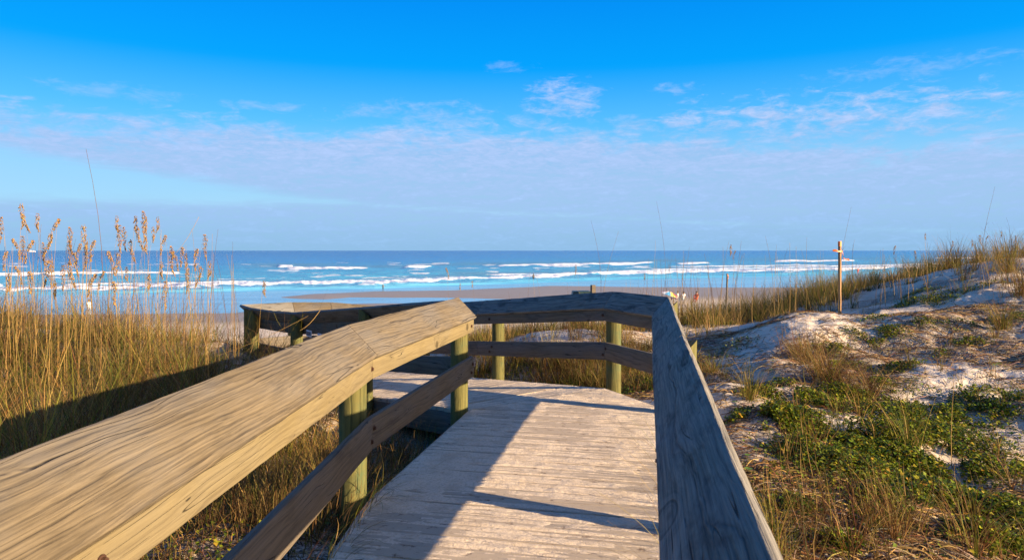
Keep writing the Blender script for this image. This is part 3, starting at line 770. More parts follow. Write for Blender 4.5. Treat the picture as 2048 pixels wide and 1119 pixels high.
def tuft_field(N, xr, yr, dens, nb, Lr, spread, colset, colw, lean=(.05, .55), droop=(.2, 1.5), wid=(.003, .006), seg=5, r_=rng):
    x = r_.uniform(*xr, N); y = r_.uniform(*yr, N)
    k = (r_.random(N) < dens(x, y)) & ~on_deck(x, y); x, y = x[k], y[k]
    n = len(x); nbv = r_.integers(nb[0], nb[1], n); tid = np.repeat(np.arange(n), nbv); m_ = len(tid)
    pn_ = fbm(x, y, .95, 3, .6, seed=71); pc_ = fbm(x, y, 1.3, 3, .6, seed=72)
    sc = (r_.uniform(.7, 1.25, n) * np.clip(.35 + 1.35 * sstep(.25, .75, pn_), .4, 1.5))[tid]
    az_ = r_.uniform(0, 2 * PI, m_); rad = np.abs(r_.normal(0, spread, m_))
    bx = x[tid] + rad * np.cos(az_); by = y[tid] + rad * np.sin(az_)
    bz = zground(bx, by) - .015
    tcol = pick(n, colset, colw, .2, r_)[tid]; own = pick(m_, colset, colw, .2, r_); mixk = (r_.random(m_) < .6)[:, None]
    col = np.where(mixk, tcol, own) * (.50 + .75 * sstep(.3, .7, pc_))[tid][:, None]
    keep = ~on_deck(bx, by)
    s = np.nonzero(keep)[0]
    L = (r_.uniform(*Lr, m_) * sc)[s]
    return blades(bx[s], by[s], bz[s], (az_ + r_.normal(0, .5, m_))[s], L, r_.uniform(*lean, m_)[s], r_.uniform(*droop, m_)[s] * r_.uniform(.5, 1, m_)[s],
                  r_.uniform(*wid, m_)[s], col[s], seg, pick(len(s), [STRAW, BROWN], [3, 1], .2, r_))

# --- left dune: dense grass
ld = lambda x, y: left_density(x, y) * (1 - .55 * sstep(-3.2, -1.6, x) * sstep(8.5, 7.5, y)) * (1 - .8 * ((x > -5.9) & (y > 10.2)))
partsL = [
    tuft_field(2600, (-15, -1.3), (2.6, 14), ld, (24, 46), (.30, .82), .10, [GREEN, YGREEN, STRAW, BROWN, RUST], [3.6, 2.2, 2.2, 3, 1.8], lean=(.05, 1.0), droop=(.6, 2.6)),
    tuft_field(2600, (-12, -1.2), (2.2, 9.5), lambda x, y: .95 * sstep(-1.0, -1.4, x), (12, 26), (.15, .42), .12, [STRAW, BROWN, YGREEN, GREEN], [3, 3, 2, 1.5], lean=(.3, 1.2), droop=(.2, 1.2)),
]
partsL.append(tuft_field(230, (-6.5, -1.7), (3.0, 8.0), lambda x, y: .8 + 0 * x, (22, 48), (.35, .85), .12, [GREEN, YGREEN, STRAW, BROWN, RUST], [3, 2.5, 2, 2.2, 1.4], lean=(.03, .7), droop=(.4, 2.3), wid=(.003, .007)))
V, Fc, C = merge(partsL); gl = link('dune_grass', npmesh('dune_grass', V, Fc, M['blade'], col=C)); tag(gl, 'thick tawny and green dune grass filling the ground beside the sun-lit handrail', 'grass', kind='stuff')

# --- back of the right dune: grass field towards the sea
def rdens(x, y):
    d = sstep(11.6, 13.2, y + .25 * (4 - x)) * (1 - sstep(21, 24, y)) * sstep(2.0, 3.2, x) * sstep(.3, .5, fbm(x, y, .8, 2, seed=51) + .08)
    crest = zground(x, y)
    return d * np.where((x > 5.5) & (y < 14.2 + .35 * (x - 6)), .07, 1.0)
partsR = [tuft_field(3000, (2, 17), (10, 23), rdens, (18, 34), (.24, .60), .10, [GREEN, YGREEN, STRAW, BROWN], [2, 3.2, 3.2, 1.3], wid=(.005, .009), seg=4)]
def cdens(x, y): return np.where((x > 1.75) & (y < 11.2), 0, 1) * sstep(.30, .5, fbm(x, y, 1.1, 3, seed=52)) * np.where(y > 8.3 + .35 * np.abs(x - 1.3), 1, 0) * np.where((np.abs(x - .6) < .7) & (np.abs(y - 11) < .9), .15, 1)
partsR.append(tuft_field(1500, (-1.2, 3.4), (8.0, 15), cdens, (14, 26), (.18, .42), .08, [GREEN, YGREEN, STRAW, BROWN, RUST], [2.2, 3, 2, 2, 1.5], wid=(.004, .007), seg=4))
partsR.append(tuft_field(1000, (-1.6, 2.6), (7.9, 10.4), lambda x, y: .9 + 0 * x, (12, 22), (.10, .30), .08, [GREEN, YGREEN, STRAW, BROWN, RUST], [2, 2.5, 2, 3, 2.5], wid=(.004, .007), seg=4))
V, Fc, C = merge(partsR); g2 = link('dune_grass', npmesh('dune_grass_behind', V, Fc, M['blade'], col=C)); tag(g2, 'olive and straw dune grass growing behind the bend and along the seaward slope', 'grass', kind='stuff')

# --- thin scatter of grass over the right slope
def sdens(x, y): return .8 * sstep(.42, .66, fbm(x, y, 1.0, 3, seed=53))
partsS = [tuft_field(420, (1.6, 11), (3.2, 13), sdens, (5, 14), (.12, .36), .05, [GREEN, YGREEN, STRAW, BROWN, RUST], [1, 1.6, 3, 3, 2], wid=(.0025, .005)),
          tuft_field(95, (1.25, 3.6), (2.7, 4.3), lambda x, y: .7 + 0 * x, (8, 18), (.15, .42), .06, [GREEN, YGREEN, STRAW, BROWN, RUST], [1.5, 2, 3, 3, 2], wid=(.0025, .005)),
          tuft_field(170, (5, 14), (9, 15), lambda x, y: np.where(zground(x, y, False) > .75, .75, .05), (14, 26), (.2, .5), .08, [GREEN, YGREEN, STRAW, BROWN, RUST], [1, 2, 3, 2.5, 1.5], wid=(.004, .007))]
V, Fc, C = merge(partsS); g3 = link('dune_grass', npmesh('dune_grass_slope', V, Fc, M['blade'], col=C)); tag(g3, 'sparse dry grass scattered over the bare sandy slope', 'grass', kind='stuff')

# --- grass under / beside the deck, between rail and boards
def udens(x, y): return np.where(x > -1.05 - .0 * y, .9, .9)
partsU = [tuft_field(460, (-2.1, -.80), (1.6, 6.6), udens, (10, 20), (.12, .38), .06, [GREEN, YGREEN, STRAW, BROWN, RUST], [1.5, 2, 3, 3, 2], wid=(.003, .006)),
          tuft_field(50, (-1.05, -.80), (2.8, 4.6), udens, (8, 14), (.15, .35), .03, [YGREEN, STRAW, GREEN], [2, 3, 1], lean=(.3, .9), droop=(.5, 1.8), wid=(.003, .005)),
          tuft_field(60, (.62, 1.3), (2.6, 4.4), lambda x, y: np.where(x > .30 + .2 * (y - 1.4) + .12, 1, 0), (4, 9), (.2, .45), .03, [STRAW, BROWN], [3, 2], lean=(.3, .8), droop=(.5, 1.5), wid=(.002, .004))]
yy = rng.uniform(2.9, 5.2, 46); xx = .742 + .1994 * (yy - 3.617) + .075
partsU.append(blades(xx, yy, np.full(46, -.04), PI + rng.normal(0, .5, 46), rng.uniform(.25, .62, 46), rng.uniform(.35, 1.0, 46), rng.uniform(.3, 1.5, 46), rng.uniform(.002, .004, 46), pick(46, [STRAW, BROWN, YGREEN], [3, 3, 1]), 7))
yy = rng.uniform(2.7, 4.4, 150); xx = -.86 + .0412 * (yy - 2.7) - rng.uniform(.0, .06, 150)
partsU.append(blades(xx, yy, np.full(150, -.06), rng.normal(.2, 1.0, 150), rng.uniform(.12, .42, 150), rng.uniform(.1, .9, 150), rng.uniform(.5, 2.0, 150), rng.uniform(.002, .005, 150), pick(150, [STRAW, BROWN, YGREEN, GREEN, RUST], [3, 1.5, 3, 2, 1]), 6))
V, Fc, C = merge(partsU); g4 = link('dune_grass', npmesh('dune_grass_under', V, Fc, M['blade'], col=C)); tag(g4, 'wiry grass crowding the edge of the deck beneath the sun-lit handrail', 'grass', kind='stuff')

# --- straw litter lying on the sand
def litter(N, xr, yr, dens, Lr, seed):
    r_ = np.random.default_rng(seed); x = r_.uniform(*xr, N); y = r_.uniform(*yr, N); k = (r_.random(N) < dens(x, y)) & ~on_deck(x, y); x, y = x[k], y[k]; n = len(x)
    a = r_.normal(-.35, .75, n); L = r_.uniform(*Lr, n); seg = 4; t = np.linspace(-.5, .5, seg + 1)[None]
    cx = x[:, None] + np.cos(a)[:, None] * L[:, None] * t; cy = y[:, None] + np.sin(a)[:, None] * L[:, None] * t + (r_.normal(0, .12, n) * L)[:, None] * (4 * t * t)
    cz = zground(cx, cy) + .004 + r_.uniform(0, .03, n)[:, None] * (.25 - t * t) * 4
    w_ = r_.uniform(.0015, .0038, n)[:, None] * np.ones_like(t)
    nx_, ny_ = -np.sin(a)[:, None], np.cos(a)[:, None]
    V = np.stack([np.stack([cx - nx_ * w_, cy - ny_ * w_, cz], -1), np.stack([cx, cy, cz + w_ * 1.6], -1), np.stack([cx + nx_ * w_, cy + ny_ * w_, cz], -1)], 2).reshape(-1, 3)
    idx = np.arange(n * (seg + 1) * 3).reshape(n, seg + 1, 3)
    Fc = np.concatenate([np.stack([idx[:, :-1, j], idx[:, :-1, j + 1], idx[:, 1:, j + 1], idx[:, 1:, j]], -1).reshape(-1, 4) for j in (0, 1)])
    col = pick(n, [STRAW, BROWN, RUST, np.array([.28, .2, .13])], [2.5, 3.5, 1.5, 2], .25, r_)
    C = np.repeat(col, (seg + 1) * 3, 0); return V, Fc, C
lt = [litter(24000, (1.2, 9), (2.8, 11), lambda x, y: sstep(.40, .62, fbm(x, y, .9, 4, seed=12)) * .8 + .16, (.06, .3), 3),
      litter(9000, (1.2, 3.8), (2.8, 4.9), lambda x, y: .55 + 0 * x, (.08, .34), 4),
      litter(14000, (-9, -.9), (2.2, 9), lambda x, y: .7 + 0 * x, (.08, .35), 5),
      litter(2500, (-1, 3.5), (8, 13), lambda x, y: .5 + 0 * x, (.08, .3), 6),
      litter(3500, (4, 13), (9, 15), lambda x, y: .35 + 0 * x, (.08, .35), 8)]
V, Fc, C = merge(lt); lo = link('straw_litter', npmesh('straw_litter', V, Fc, M['straw'], col=C)); tag(lo, 'brown dead stalks and straw strewn over the sand', 'litter', kind='stuff')

# --- leafy ground cover
def leafy(cx, cy, rx, ry, n, r_, size=(.018, .042), hmax=.1, rot=0.0):
    u = r_.normal(size=n) * .5; v = r_.normal(size=n) * .5; k = np.hypot(u, v) < 1.15; u, v = u[k], v[k]
    x = cx + rx * (u * math.cos(rot) - v * math.sin(rot)); y = cy + ry * (u * math.sin(rot) + v * math.cos(rot))
    k = ~on_deck(x, y) & (fbm(x, y, 5, 2, seed=61) > .36); x, y = x[k], y[k]; n = len(x)
    z = zground(x, y) + r_.random(n) ** .8 * hmax * np.exp(-((x - cx) / rx) ** 2 - ((y - cy) / ry) ** 2)
    L = r_.uniform(*size, n); a = r_.uniform(0, 2 * PI, n); p_ = r_.uniform(-.4, .9, n); W = L * r_.uniform(.55, .8, n)
    d = np.stack([np.cos(a) * np.cos(p_), np.sin(a) * np.cos(p_), np.sin(p_)], -1); s = np.stack([-np.sin(a), np.cos(a), r_.normal(0, .4, n)], -1)
    b = np.stack([x, y, z], -1); up = np.array([0, 0, 1.0])
    P0 = b; P1 = b + d * L[:, None] * .45 + s * W[:, None] * .5 + up * .15 * L[:, None]; P2 = b + d * L[:, None] * 1.0 - up * .12 * L[:, None]
    P3 = b + d * L[:, None] * .45 - s * W[:, None] * .5 + up * .15 * L[:, None]; Pm = b + d * L[:, None] * .45
    V = np.stack([P0, P1, P2, P3, Pm], 1).reshape(-1, 3); i = np.arange(n) * 5
    Fc = np.concatenate([np.stack([i, i + 4, i + 1], -1), np.stack([i + 4, i + 2, i + 1], -1), np.stack([i, i + 3, i + 4], -1), np.stack([i + 4, i + 3, i + 2], -1)])
    col = pick(n, [np.array([.055, .085, .006]), np.array([.15, .185, .010]), np.array([.27, .25, .018]), np.array([.35, .22, .02]), BROWN], [4, 4.5, 2, .35, .8], .2, r_)
    return V, Fc, np.repeat(col, 5, 0)

mats_px = [(1620, 900, .35, .25, 1200), (1660, 930, .35, .3, 1200), (1750, 870, .4, .3, 1500), (1920, 840, .5, .3, 1500), (1600, 800, .4, .22, 1100),   # px, py, half width m, half depth m, leaves
    (1560, 838, .42, .30, 2000), (1640, 865, .45, .35, 2200), (1500, 850, .3, .22, 1000), (1700, 900, .4, .35, 1900), (1790, 830, .6, .4, 2600), (1700, 800, .35, .3, 1300), (1880, 880, .5, .4, 2300),
    (1830, 930, .45, .3, 2000), (1740, 950, .35, .3, 1500), (1960, 940, .5, .35, 2000), (1880, 1000, .4, .3, 1700), (1800, 1010, .3, .2, 1000), (2020, 1040, .35, .3, 1500), (1990, 1090, .3, .2, 1100), (2040, 810, .4, .3, 1200), (1960, 800, .4, .25, 900),
    (1860, 605, .6, .35, 900), (1900, 590, .5, .3, 500), (1840, 585, .5, .25, 450), (1770, 672, .35, .2, 500), (1720, 665, .25, .2, 300), (1800, 740, .35, .2, 500), (1740, 690, .2, .15, 200), (1810, 610, .3, .2, 260), (1920, 650, .3, .2, 260), (1850, 645, .25, .15, 200),
    (1670, 700, .3, .25, 500), (1690, 735, .3, .2, 400), (1940, 690, .3, .15, 240), (1520, 790, .25, .18, 450), (1560, 770, .2, .12, 200), (1660, 815, .25, .15, 350), (1590, 1020, .18, .12, 260), (1680, 1090, .18, .12, 260),
    (2020, 640, .35, .2, 260), (1480, 690, .3, .2, 160), (1750, 640, .25, .12, 160), (1980, 570, .4, .2, 200), (1890, 710, .2, .1, 120), (1760, 770, .2, .12, 180)]
rl = np.random.default_rng(33); cvs = []
OWN = {(1860, 605): 'bright green leafy clump with a yellow bloom high on the ridge of the slope', (1670, 700): 'leafy creeper patch on the sunlit sand just below the taped stake', (1940, 690): 'small leafy patch in the shaded sand high on the slope'}
for (px, py, rx, ry, n) in mats_px:
    h_ = hit(px, py)
    if h_ is None: continue
    V, Fc, C = leafy(h_[0], h_[1], rx, ry, int(n * 1.7), rl, hmax=.12 if n > 800 else .08)
    if len(V) == 0: continue
    if (px, py) in OWN:
        V = V - np.array(h_); o = link('creeping_plant', npmesh('creeping_plant', V, Fc, M['leaf'], smooth=False, col=C)); o.location = h_
        tag(o, OWN[(px, py)], 'plant', kind='stuff')
    else: cvs.append((V, Fc, C))
cv = [leafy(cx, cy, rx, ry, n, rl, size=(.018, .04)) for cx, cy, rx, ry, n in ((2.4, 4.6, .9, .8, 2600), (3.4, 5.6, 1.2, .8, 3600), (.7, 8.9, .9, .4, 4200), (1.6, 8.3, .6, .5, 3000), (-.1, 9.7, .8, .5, 1500), (2.2, 9.2, .8, .6, 1500), (-3.0, 5.2, .8, .8, 1500), (-1.5, 3.8, .4, 1.2, 700), (-2.6, 6.8, .8, .5, 900), (4.3, 7, 1.0, .5, 1000), (3.6, 12.6, 1.0, .5, 900))]
V, Fc, C = merge(cv + cvs); o = link('ground_cover', npmesh('ground_cover', V, Fc, M['leaf'], smooth=False, col=C)); tag(o, 'creeping mats of small green leaves spreading over the sand and straw', 'ground cover', kind='stuff')

# --- single stalks
def tube(path, rad, sides=5):
    path = np.asarray(path, float); n = len(path); V = []; ang = np.arange(sides) * 2 * PI / sides
    for i in range(n):
        V.append(np.stack([path[i, 0] + np.cos(ang) * rad[i], path[i, 1] + np.sin(ang) * rad[i], np.full(sides, path[i, 2])], -1))
    V = np.concatenate(V); idx = np.arange(n * sides).reshape(n, sides); nx_ = np.roll(idx, -1, 1)
    return V, np.stack([idx[:-1].ravel(), nx_[:-1].ravel(), nx_[1:].ravel(), idx[1:].ravel()], -1)

def stalk_mesh(name, bend, seed, r0=.0025, col=STRAW, leaves=1, sw=.02):
    """unit height stalk; scaled in z by the object"""
    r_ = np.random.default_rng(seed); t = np.linspace(0, 1, 10); ph = r_.uniform(0, 6)
    pth = np.stack([bend * t ** 2.2 + sw * .3 * np.sin(t * 5 + ph), sw * .4 * np.sin(t * 4 + ph), t], -1)
    V, Fc = tube(pth, r0 * (1 - .62 * t)); c = np.repeat(np.tile(col, (1, 1)), len(V), 0) * (1 + .1 * r_.normal(size=(len(V), 1)))
    parts = [(V, Fc, c)]
    for k in range(leaves):
        h_ = r_.uniform(.1, .6); i = int(h_ * 9); v, f, cc = blades(np.array([pth[i, 0]]), np.array([pth[i, 1]]), np.array([pth[i, 2]]), r_.uniform(0, 6, 1), r_.uniform(.12, .25, 1), np.array([.3]), r_.uniform(1., 2.2, 1), np.array([.005]), np.array([col * .9]), 5)
        parts.append((v, f, cc))
    V, Fc, C = merge(parts)
    return npmesh(name, V, Fc, M['straw'], col=C), pth
GOLD = np.array([.36, .205, .065])
def head_mesh(seed, n=46, length=.26, width=.03, dark=0.0):
    """drooping oat panicle, origin at its top tip, hanging along -z"""
    r_ = np.random.default_rng(seed); t = np.sort(r_.random(n)); z = -t * length
    env = width * np.sin(np.clip(t * 1.1 + .12, 0, 1) * PI) ** .6 + .004
    a = r_.uniform(0, 2 * PI, n); rr = env * r_.uniform(.2, 1, n); x = np.cos(a) * rr * .8 + .014 * np.sin(t * 4 + seed) + (.05 if seed % 2 else -.04) * t ** 1.5; y = np.sin(a) * rr
    L = r_.uniform(.014, .030, n); W = L * .42
    b = np.stack([x, y, z], -1); d = np.stack([np.cos(a) * .35, np.sin(a) * .35, -np.ones(n) * r_.uniform(.5, 1, n)], -1); s = np.stack([-np.sin(a), np.cos(a), np.zeros(n)], -1); o = np.stack([np.cos(a), np.sin(a), np.zeros(n)], -1)
    P = [b, b + d * L[:, None] * .5 + s * W[:, None] * .5, b + d * L[:, None], b + d * L[:, None] * .5 - s * W[:, None] * .5, b + d * L[:, None] * .5 + o * W[:, None] * .3, b + d * L[:, None] * .5 - o * W[:, None] * .3]
    V = np.stack(P, 1).reshape(-1, 3); i = np.arange(n) * 6
    Fc = np.concatenate([np.stack(q, -1) for q in ((i, i + 1, i + 4), (i + 1, i + 2, i + 4), (i + 2, i + 3, i + 4), (i + 3, i, i + 4), (i, i + 5, i + 1), (i + 1, i + 5, i + 2), (i + 2, i + 5, i + 3), (i + 3, i + 5, i))])
    col = pick(n, [GOLD, STRAW, np.array([.24, .13, .05])], [3, 2, 1 + dark * 8], .2, r_)
    return npmesh('seed_head', V, Fc, M['straw'], smooth=False, col=np.repeat(col, 6, 0))
STK = [stalk_mesh('sea_oat_stalk', b, 70 + k, leaves=2, col=STRAW * c) for k, (b, c) in enumerate(((.05, .95), (-.12, .8), (.16, 1.0), (-.07, .7)))]
HD = [head_mesh(80 + k, 96 + 14 * k, .18 + .035 * k, .015 + .003 * k, dark=(k == 3)) for k in range(4)]
def sea_oat(px, py, d, label, group, k=None, headscale=1.0, name='sea_oat'):
    k = random.randrange(4) if k is None else k
    me_, pth = STK[k]; x, y, z = world_at(px, py, d); b = pth[-1]
    g = gz(x, y); hgt = z - g
    if hgt < .3: return None
    o = link(name, me_); o.location = (x - b[0], y - b[1], g - .02); o.scale = (1, 1, hgt + .02)
    tag(o, label, 'sea oat', group)
    hd = link('seed_head', HD[random.randrange(4) if headscale < 1.2 else 3], o)
    hd.location = (b[0], b[1], 1.0); hd.scale = (headscale, headscale, headscale / (hgt + .02)); hd.rotation_euler = (0, 0, random.uniform(0, 6))
    return o
oats = [(5, 432), (45, 405), (49, 425), (72, 425), (115, 435), (137, 452), (168, 447), (28, 475), (98, 465), (160, 485), (176, 483), (187, 478), (231, 430), (238, 448), (246, 452), (284, 420), (277, 452), (291, 432), (318, 432),
        (262, 477), (308, 452), (340, 490), (365, 492), (374, 505), (393, 495), (408, 467), (347, 500), (218, 500), (236, 503), (95, 515), (102, 520), (127, 528), (20, 545), (33, 530), (320, 522), (422, 520), (63, 478), (84, 483),
        (378, 535), (141, 520), (300, 545), (206, 540), (251, 532), (60, 540), (188, 545), (12, 500), (330, 468), (270, 430), (150, 500), (400, 530), (228, 560), (330, 560), (110, 560), (45, 470), (290, 470), (140, 478)]
OATL = {(45, 405): 'tallest golden sea oat, its seed head highest above the horizon near the picture edge', (284, 420): 'sea oat with the highest seed head in the clump beside the leaning straw', (408, 467): 'sea oat with upright brown head standing last before the open water', (5, 432): 'sea oat cut by the picture edge at the far side of the tawny grass', (231, 430): 'tall sea oat heading the clump past the very tall reed'}
for i, (px, py) in enumerate(oats):
    sea_oat(px, py, random.uniform(6.6, 9.0), OATL.get((px, py), 'golden sea oat with drooping seed head rising from the tawny grass'), None if (px, py) in OATL else 'sea oats standing in the grass against the sea', headscale=1.12)
sea_oat(527, 560, 7.6, 'lone sea oat standing before the curved end of the boardwalk railing', None, 0, 1.0)
sea_oat(893, 534, 13.2, 'sea oat with dark narrow seed head above the tip of the sun-lit handrail cap', None, 3, 1.0)
sea_oat(1462, 488, 10.8, 'sea oat with dark nodding head between the short stake and the tall stake', None, 1, 1.0)
for i, (px, py) in enumerate([(1152, 528), (1290, 545), (1470, 500), (1850, 465), (1960, 468), (2004, 460), (2030, 470), (1975, 470), (1790, 490), (1830, 500), (920, 565), (945, 560), (1905, 480), (1945, 478)]):
    sea_oat(px, py, random.uniform(13, 14) if px < 1700 else random.uniform(13, 14.5), 'small dark-headed sea oat on the far grassy dune', 'small sea oats along the seaward dune', None, .8)

# bare stems
BST = [stalk_mesh('dry_reed', b, 170 + k, r0=.0024, leaves=0, col=c, sw=.03) for k, (b, c) in enumerate(((.03, STRAW * .75), (-.06, BROWN * 1.3), (.10, STRAW * .6), (-.02, STRAW), (.16, BROWN * 1.2)))]
def bare(px, py, d, label='bare straw-thin stem rising above the grass', group='thin bare stems rising above the grass', k=None, wid=1.0, name='dry_reed', maxh=1.7):
    me_, pth = BST[random.randrange(5) if k is None else k]; x, y, z = world_at(px, py, d); g = gz(x, y); hgt = z - g
    if hgt < .25 or hgt > maxh: return None
    b = pth[-1]; a = random.uniform(0, 6); o = link(name, me_)
    o.location = (x - (b[0] * math.cos(a) - b[1] * math.sin(a)) * wid, y - (b[0] * math.sin(a) + b[1] * math.cos(a)) * wid, g - .02); o.rotation_euler = (0, 0, a); o.scale = (wid, wid, hgt + .02)
    tag(o, label, 'grass stem', group); return o
for i in range(190): bare(random.uniform(-60, 470), random.triangular(440, 620, 540), random.uniform(6.5, 10.5), wid=1.35)
for i in range(150): bare(random.uniform(1290, 2048), random.triangular(465, 585, 520), random.uniform(11.5, 17), 'bare thin stem standing on the dune beyond the stakes', 'thin stems on the seaward dune', wid=1.9)
for i in range(14): bare(random.uniform(1010, 1290), random.uniform(540, 590), random.uniform(10, 14), 'bare thin stem beyond the bend in the boardwalk', 'thin stems beyond the bend')
RST = [stalk_mesh('tall_reed', b, 270 + k, r0=.0036, leaves=n_, col=c, sw=.10) for k, (b, c, n_) in enumerate(((.10, STRAW * .7, 3), (-.16, BROWN * 1.3, 1), (.22, STRAW * .55, 2)))]
for px, py, d, lb in ((172, 297, 6.0, 'very tall reed stem reaching highest into the sky above the sea oats'), (1313, 402, 12, 'tall hair-thin stem above the bend of the shaded handrail'), (1182, 440, 11, 'leaning thin stem above the ridge of the bend handrail'),
                      (1237, 462, 11, 'slender stem just beyond the ridge of the bend handrail'), (1703, 412, 12.5, 'tall thin stem beside the orange-taped stake'), (1990, 372, 11.5, 'tall dark stem on the crest of the sand dune')):
    me_, pth = RST[1 if px in (172, 1182, 1313) else random.choice((0, 2))]; x, y, z = world_at(px, py, d); g = gz(x, y); b = pth[-1]
    o = link('tall_reed', me_); o.location = (x - b[0], y - b[1], g - .02); o.scale = (1, 1, z - g + .02); tag(o, lb, 'reed')
for px, py, lb in ((174, 682, 'thick reddish dry stalk in the shaded grass beside the sun-lit cap'), (1908, 745, 'tall single dry stalk standing in the green mat'), (1612, 870, 'slim green stalk rising beside the shaded cap'),):
    h_ = hit(px + 2, 880 if px < 500 else (950 if px > 1800 else 1050)); 
    if h_: bare(px, py, h_[1], lb, None, 3, 1.4, 'dry_stalk', 3)
# leaning straws in front of the lower railing
def lean(p, q, label, r=.0035):
    a = Vector(world_at(*p)); b = Vector(world_at(*q)); n = 8; pts = [a.lerp(b, i / n) + Vector((0, 0, -.03 * math.sin(PI * i / n))) for i in range(n + 1)]
    c = np.array([tuple(v - a) for v in pts]); V, Fc = tube(c, np.full(n + 1, r), 6)
    o = link('leaning_straw', npmesh('leaning_straw', V, Fc, M['straw'], col=np.tile(STRAW, (len(V), 1)))); o.location = a; tag(o, label, 'straw')
lean((430, 712, 7.4), (616, 631, 7.8), 'long pale straw leaning up towards the curved railing')
lean((600, 660, 7.6), (640, 620, 7.9), 'short straw leaning against the dark underside of the curved railing')
lean((352, 505, 7.0), (398, 433, 7.0), 'stiff straw slanting up out of the sea oats', .002)

# --- grass tussocks on the slope (individual)
def tussock(px, py, n, Lr, colw, label, group=None, seed=0, wid=(.003, .006), lean=(.05, .5), spread=.07):
    h_ = hit(px, py)
    if h_ is None: return
    r_ = np.random.default_rng(900 + seed); az_ = r_.uniform(0, 2 * PI, n); rad = np.abs(r_.normal(0, spread, n)); x = h_[0] + rad * np.cos(az_); y = h_[1] + rad * np.sin(az_); z = zground(x, y) - .01
    V, Fc, C = blades(x, y, z, az_ + r_.normal(0, .5, n), r_.uniform(*Lr, n), r_.uniform(*lean, n), r_.uniform(.3, 1.7, n), r_.uniform(*wid, n), pick(n, [GREEN * 1.1, YGREEN, STRAW, BROWN, RUST], colw, .2, r_), 6, pick(n, [STRAW, BROWN], [3, 1], .2, r_))
    V = V - np.array(h_); o = link('grass_tussock', npmesh('grass_tussock', V, Fc, M['blade'], col=C)); o.location = h_; tag(o, label, 'grass tussock', group)
tussock(1820, 905, 60, (.35, .75), [4, 3, 1, .1, .1], 'tall fresh green tussock arching out of the leafy mat', seed=1)
tussock(1500, 800, 120, (.25, .55), [2, 3, 3, 1, 1], 'yellow-green tussock right behind the slanted post top', seed=2)
tussock(1660, 760, 480, (.3, .75), [1, 1.5, 3, 4, 3], 'big shaggy brown tussock hanging down the hummock below the taped stake', seed=3, lean=(.2, 1.2), spread=.16)
tussock(1610, 715, 380, (.3, .7), [.5, 1.5, 3, 4, 3], 'brown matted tussock on the crest of the hummock', seed=4, lean=(.2, 1.2), spread=.16)
tussock(1740, 790, 240, (.25, .55), [.5, 1.5, 3, 4, 3], 'russet dead tussock above the green mat', seed=5, lean=(.3, 1.2), spread=.15)
tussock(2044, 590, 240, (.4, .85), [1, 2, 3, 3, 2], 'shaggy brown tussock spilling down the ridge at the picture edge', seed=16, spread=.15)
tussock(1430, 742, 46, (.2, .45), [4, 3, 1, .3, .1], 'small green tussock sprouting from the shaded hollow', seed=6)
tussock(2005, 660, 200, (.3, .7), [1, 3, 3, 2, 1], 'tawny tussock on the upper slope at the edge of the sand', seed=7)
tussock(2015, 545, 260, (.4, .95), [1, 3, 3, 2, 1], 'wiry tussock crowning the sand ridge', seed=8, spread=.12)
tussock(1930, 560, 70, (.3, .6), [1, 3, 3, 2, 1], 'olive tussock on the ridge line beside the wiry one', seed=9)
tussock(1545, 1110, 90, (.3, .6), [4, 3, 2, .5, .2], 'upright green tussock growing against the outer edge of the shaded cap', seed=10, lean=(.0, .35))
tussock(1700, 1110, 70, (.25, .5), [1, 1, 2, 4, 3], 'spiky brown tussock low on the straw-covered sand', seed=11)
tussock(1950, 1110, 80, (.3, .5), [1, 2, 2, 3, 3], 'reddish stemmed tussock at the foot of the slope', seed=12, lean=(.0, .5))
tussock(1790, 1080, 60, (.3, .55), [.5, 1, 2, 4, 3], 'thin brown upright tussock among the straw', seed=13, lean=(.0, .4))
tussock(20, 870, 60, (.25, .5), [4, 3, 1, .3, .2], 'dark green tussock in the shade on bare sand by the sun-lit handrail', seed=14)
tussock(1680, 870, 30, (.2, .4), [4, 3, 1, .1, .1], 'small bright green sprig beside the leafy mat', seed=15)
for k in range(26):
    px = random.uniform(1560, 2040); py = random.uniform(640, 1080)
    tussock(px, py, random.randrange(18, 46), (.15, .4), [1, 2, 3, 3, 2], 'small wispy dry tussock scattered on the sand slope', 'wispy tussocks scattered on the sand slope', seed=30 + k)

# --- pennywort and yellow flowers
def disc_leaf(n=12):
    V = [(0, 0, -.1)] + [(math.cos(2 * PI * j / n) * (1 + .06 * (j % 2)), math.sin(2 * PI * j / n) * (1 + .06 * (j % 2)), .0) for j in range(n)]
    me_ = npmesh('leaf', np.array(V), np.array([(0, 1 + j, 1 + (j + 1) % n) for j in range(n)]), M['leaf'], smooth=False, col=np.tile([.17, .28, .03], (n + 1, 1)) * rng.uniform(.8, 1.1, (n + 1, 1))); return me_
PL = disc_leaf(); v_, f_ = tube([(0, 0, 0), (.004, 0, .5), (0, 0, 1)], np.array([.0014, .0012, .001]), 5); PSt = npmesh('pennywort_stem', v_, f_, M['leaf'], col=np.tile([.12, .18, .03], (len(v_), 1)))
def pennywort(px, py, s=.026):
    h_ = hit(px, py)
    if h_ is None: return
    hh_ = random.uniform(.04, .09); o = link('pennywort', PSt); o.location = h_; o.scale = (1, 1, hh_); tag(o, 'pennywort holding a single round bright green leaf above the sand', 'pennywort', 'pennyworts dotted over the sand')
    l = link('leaf', PL, o); l.location = (0, 0, 1); l.scale = (s, s, s / hh_); l.rotation_euler = (random.uniform(.3, 1.0), random.uniform(-.4, .4), random.uniform(-.5, .5))
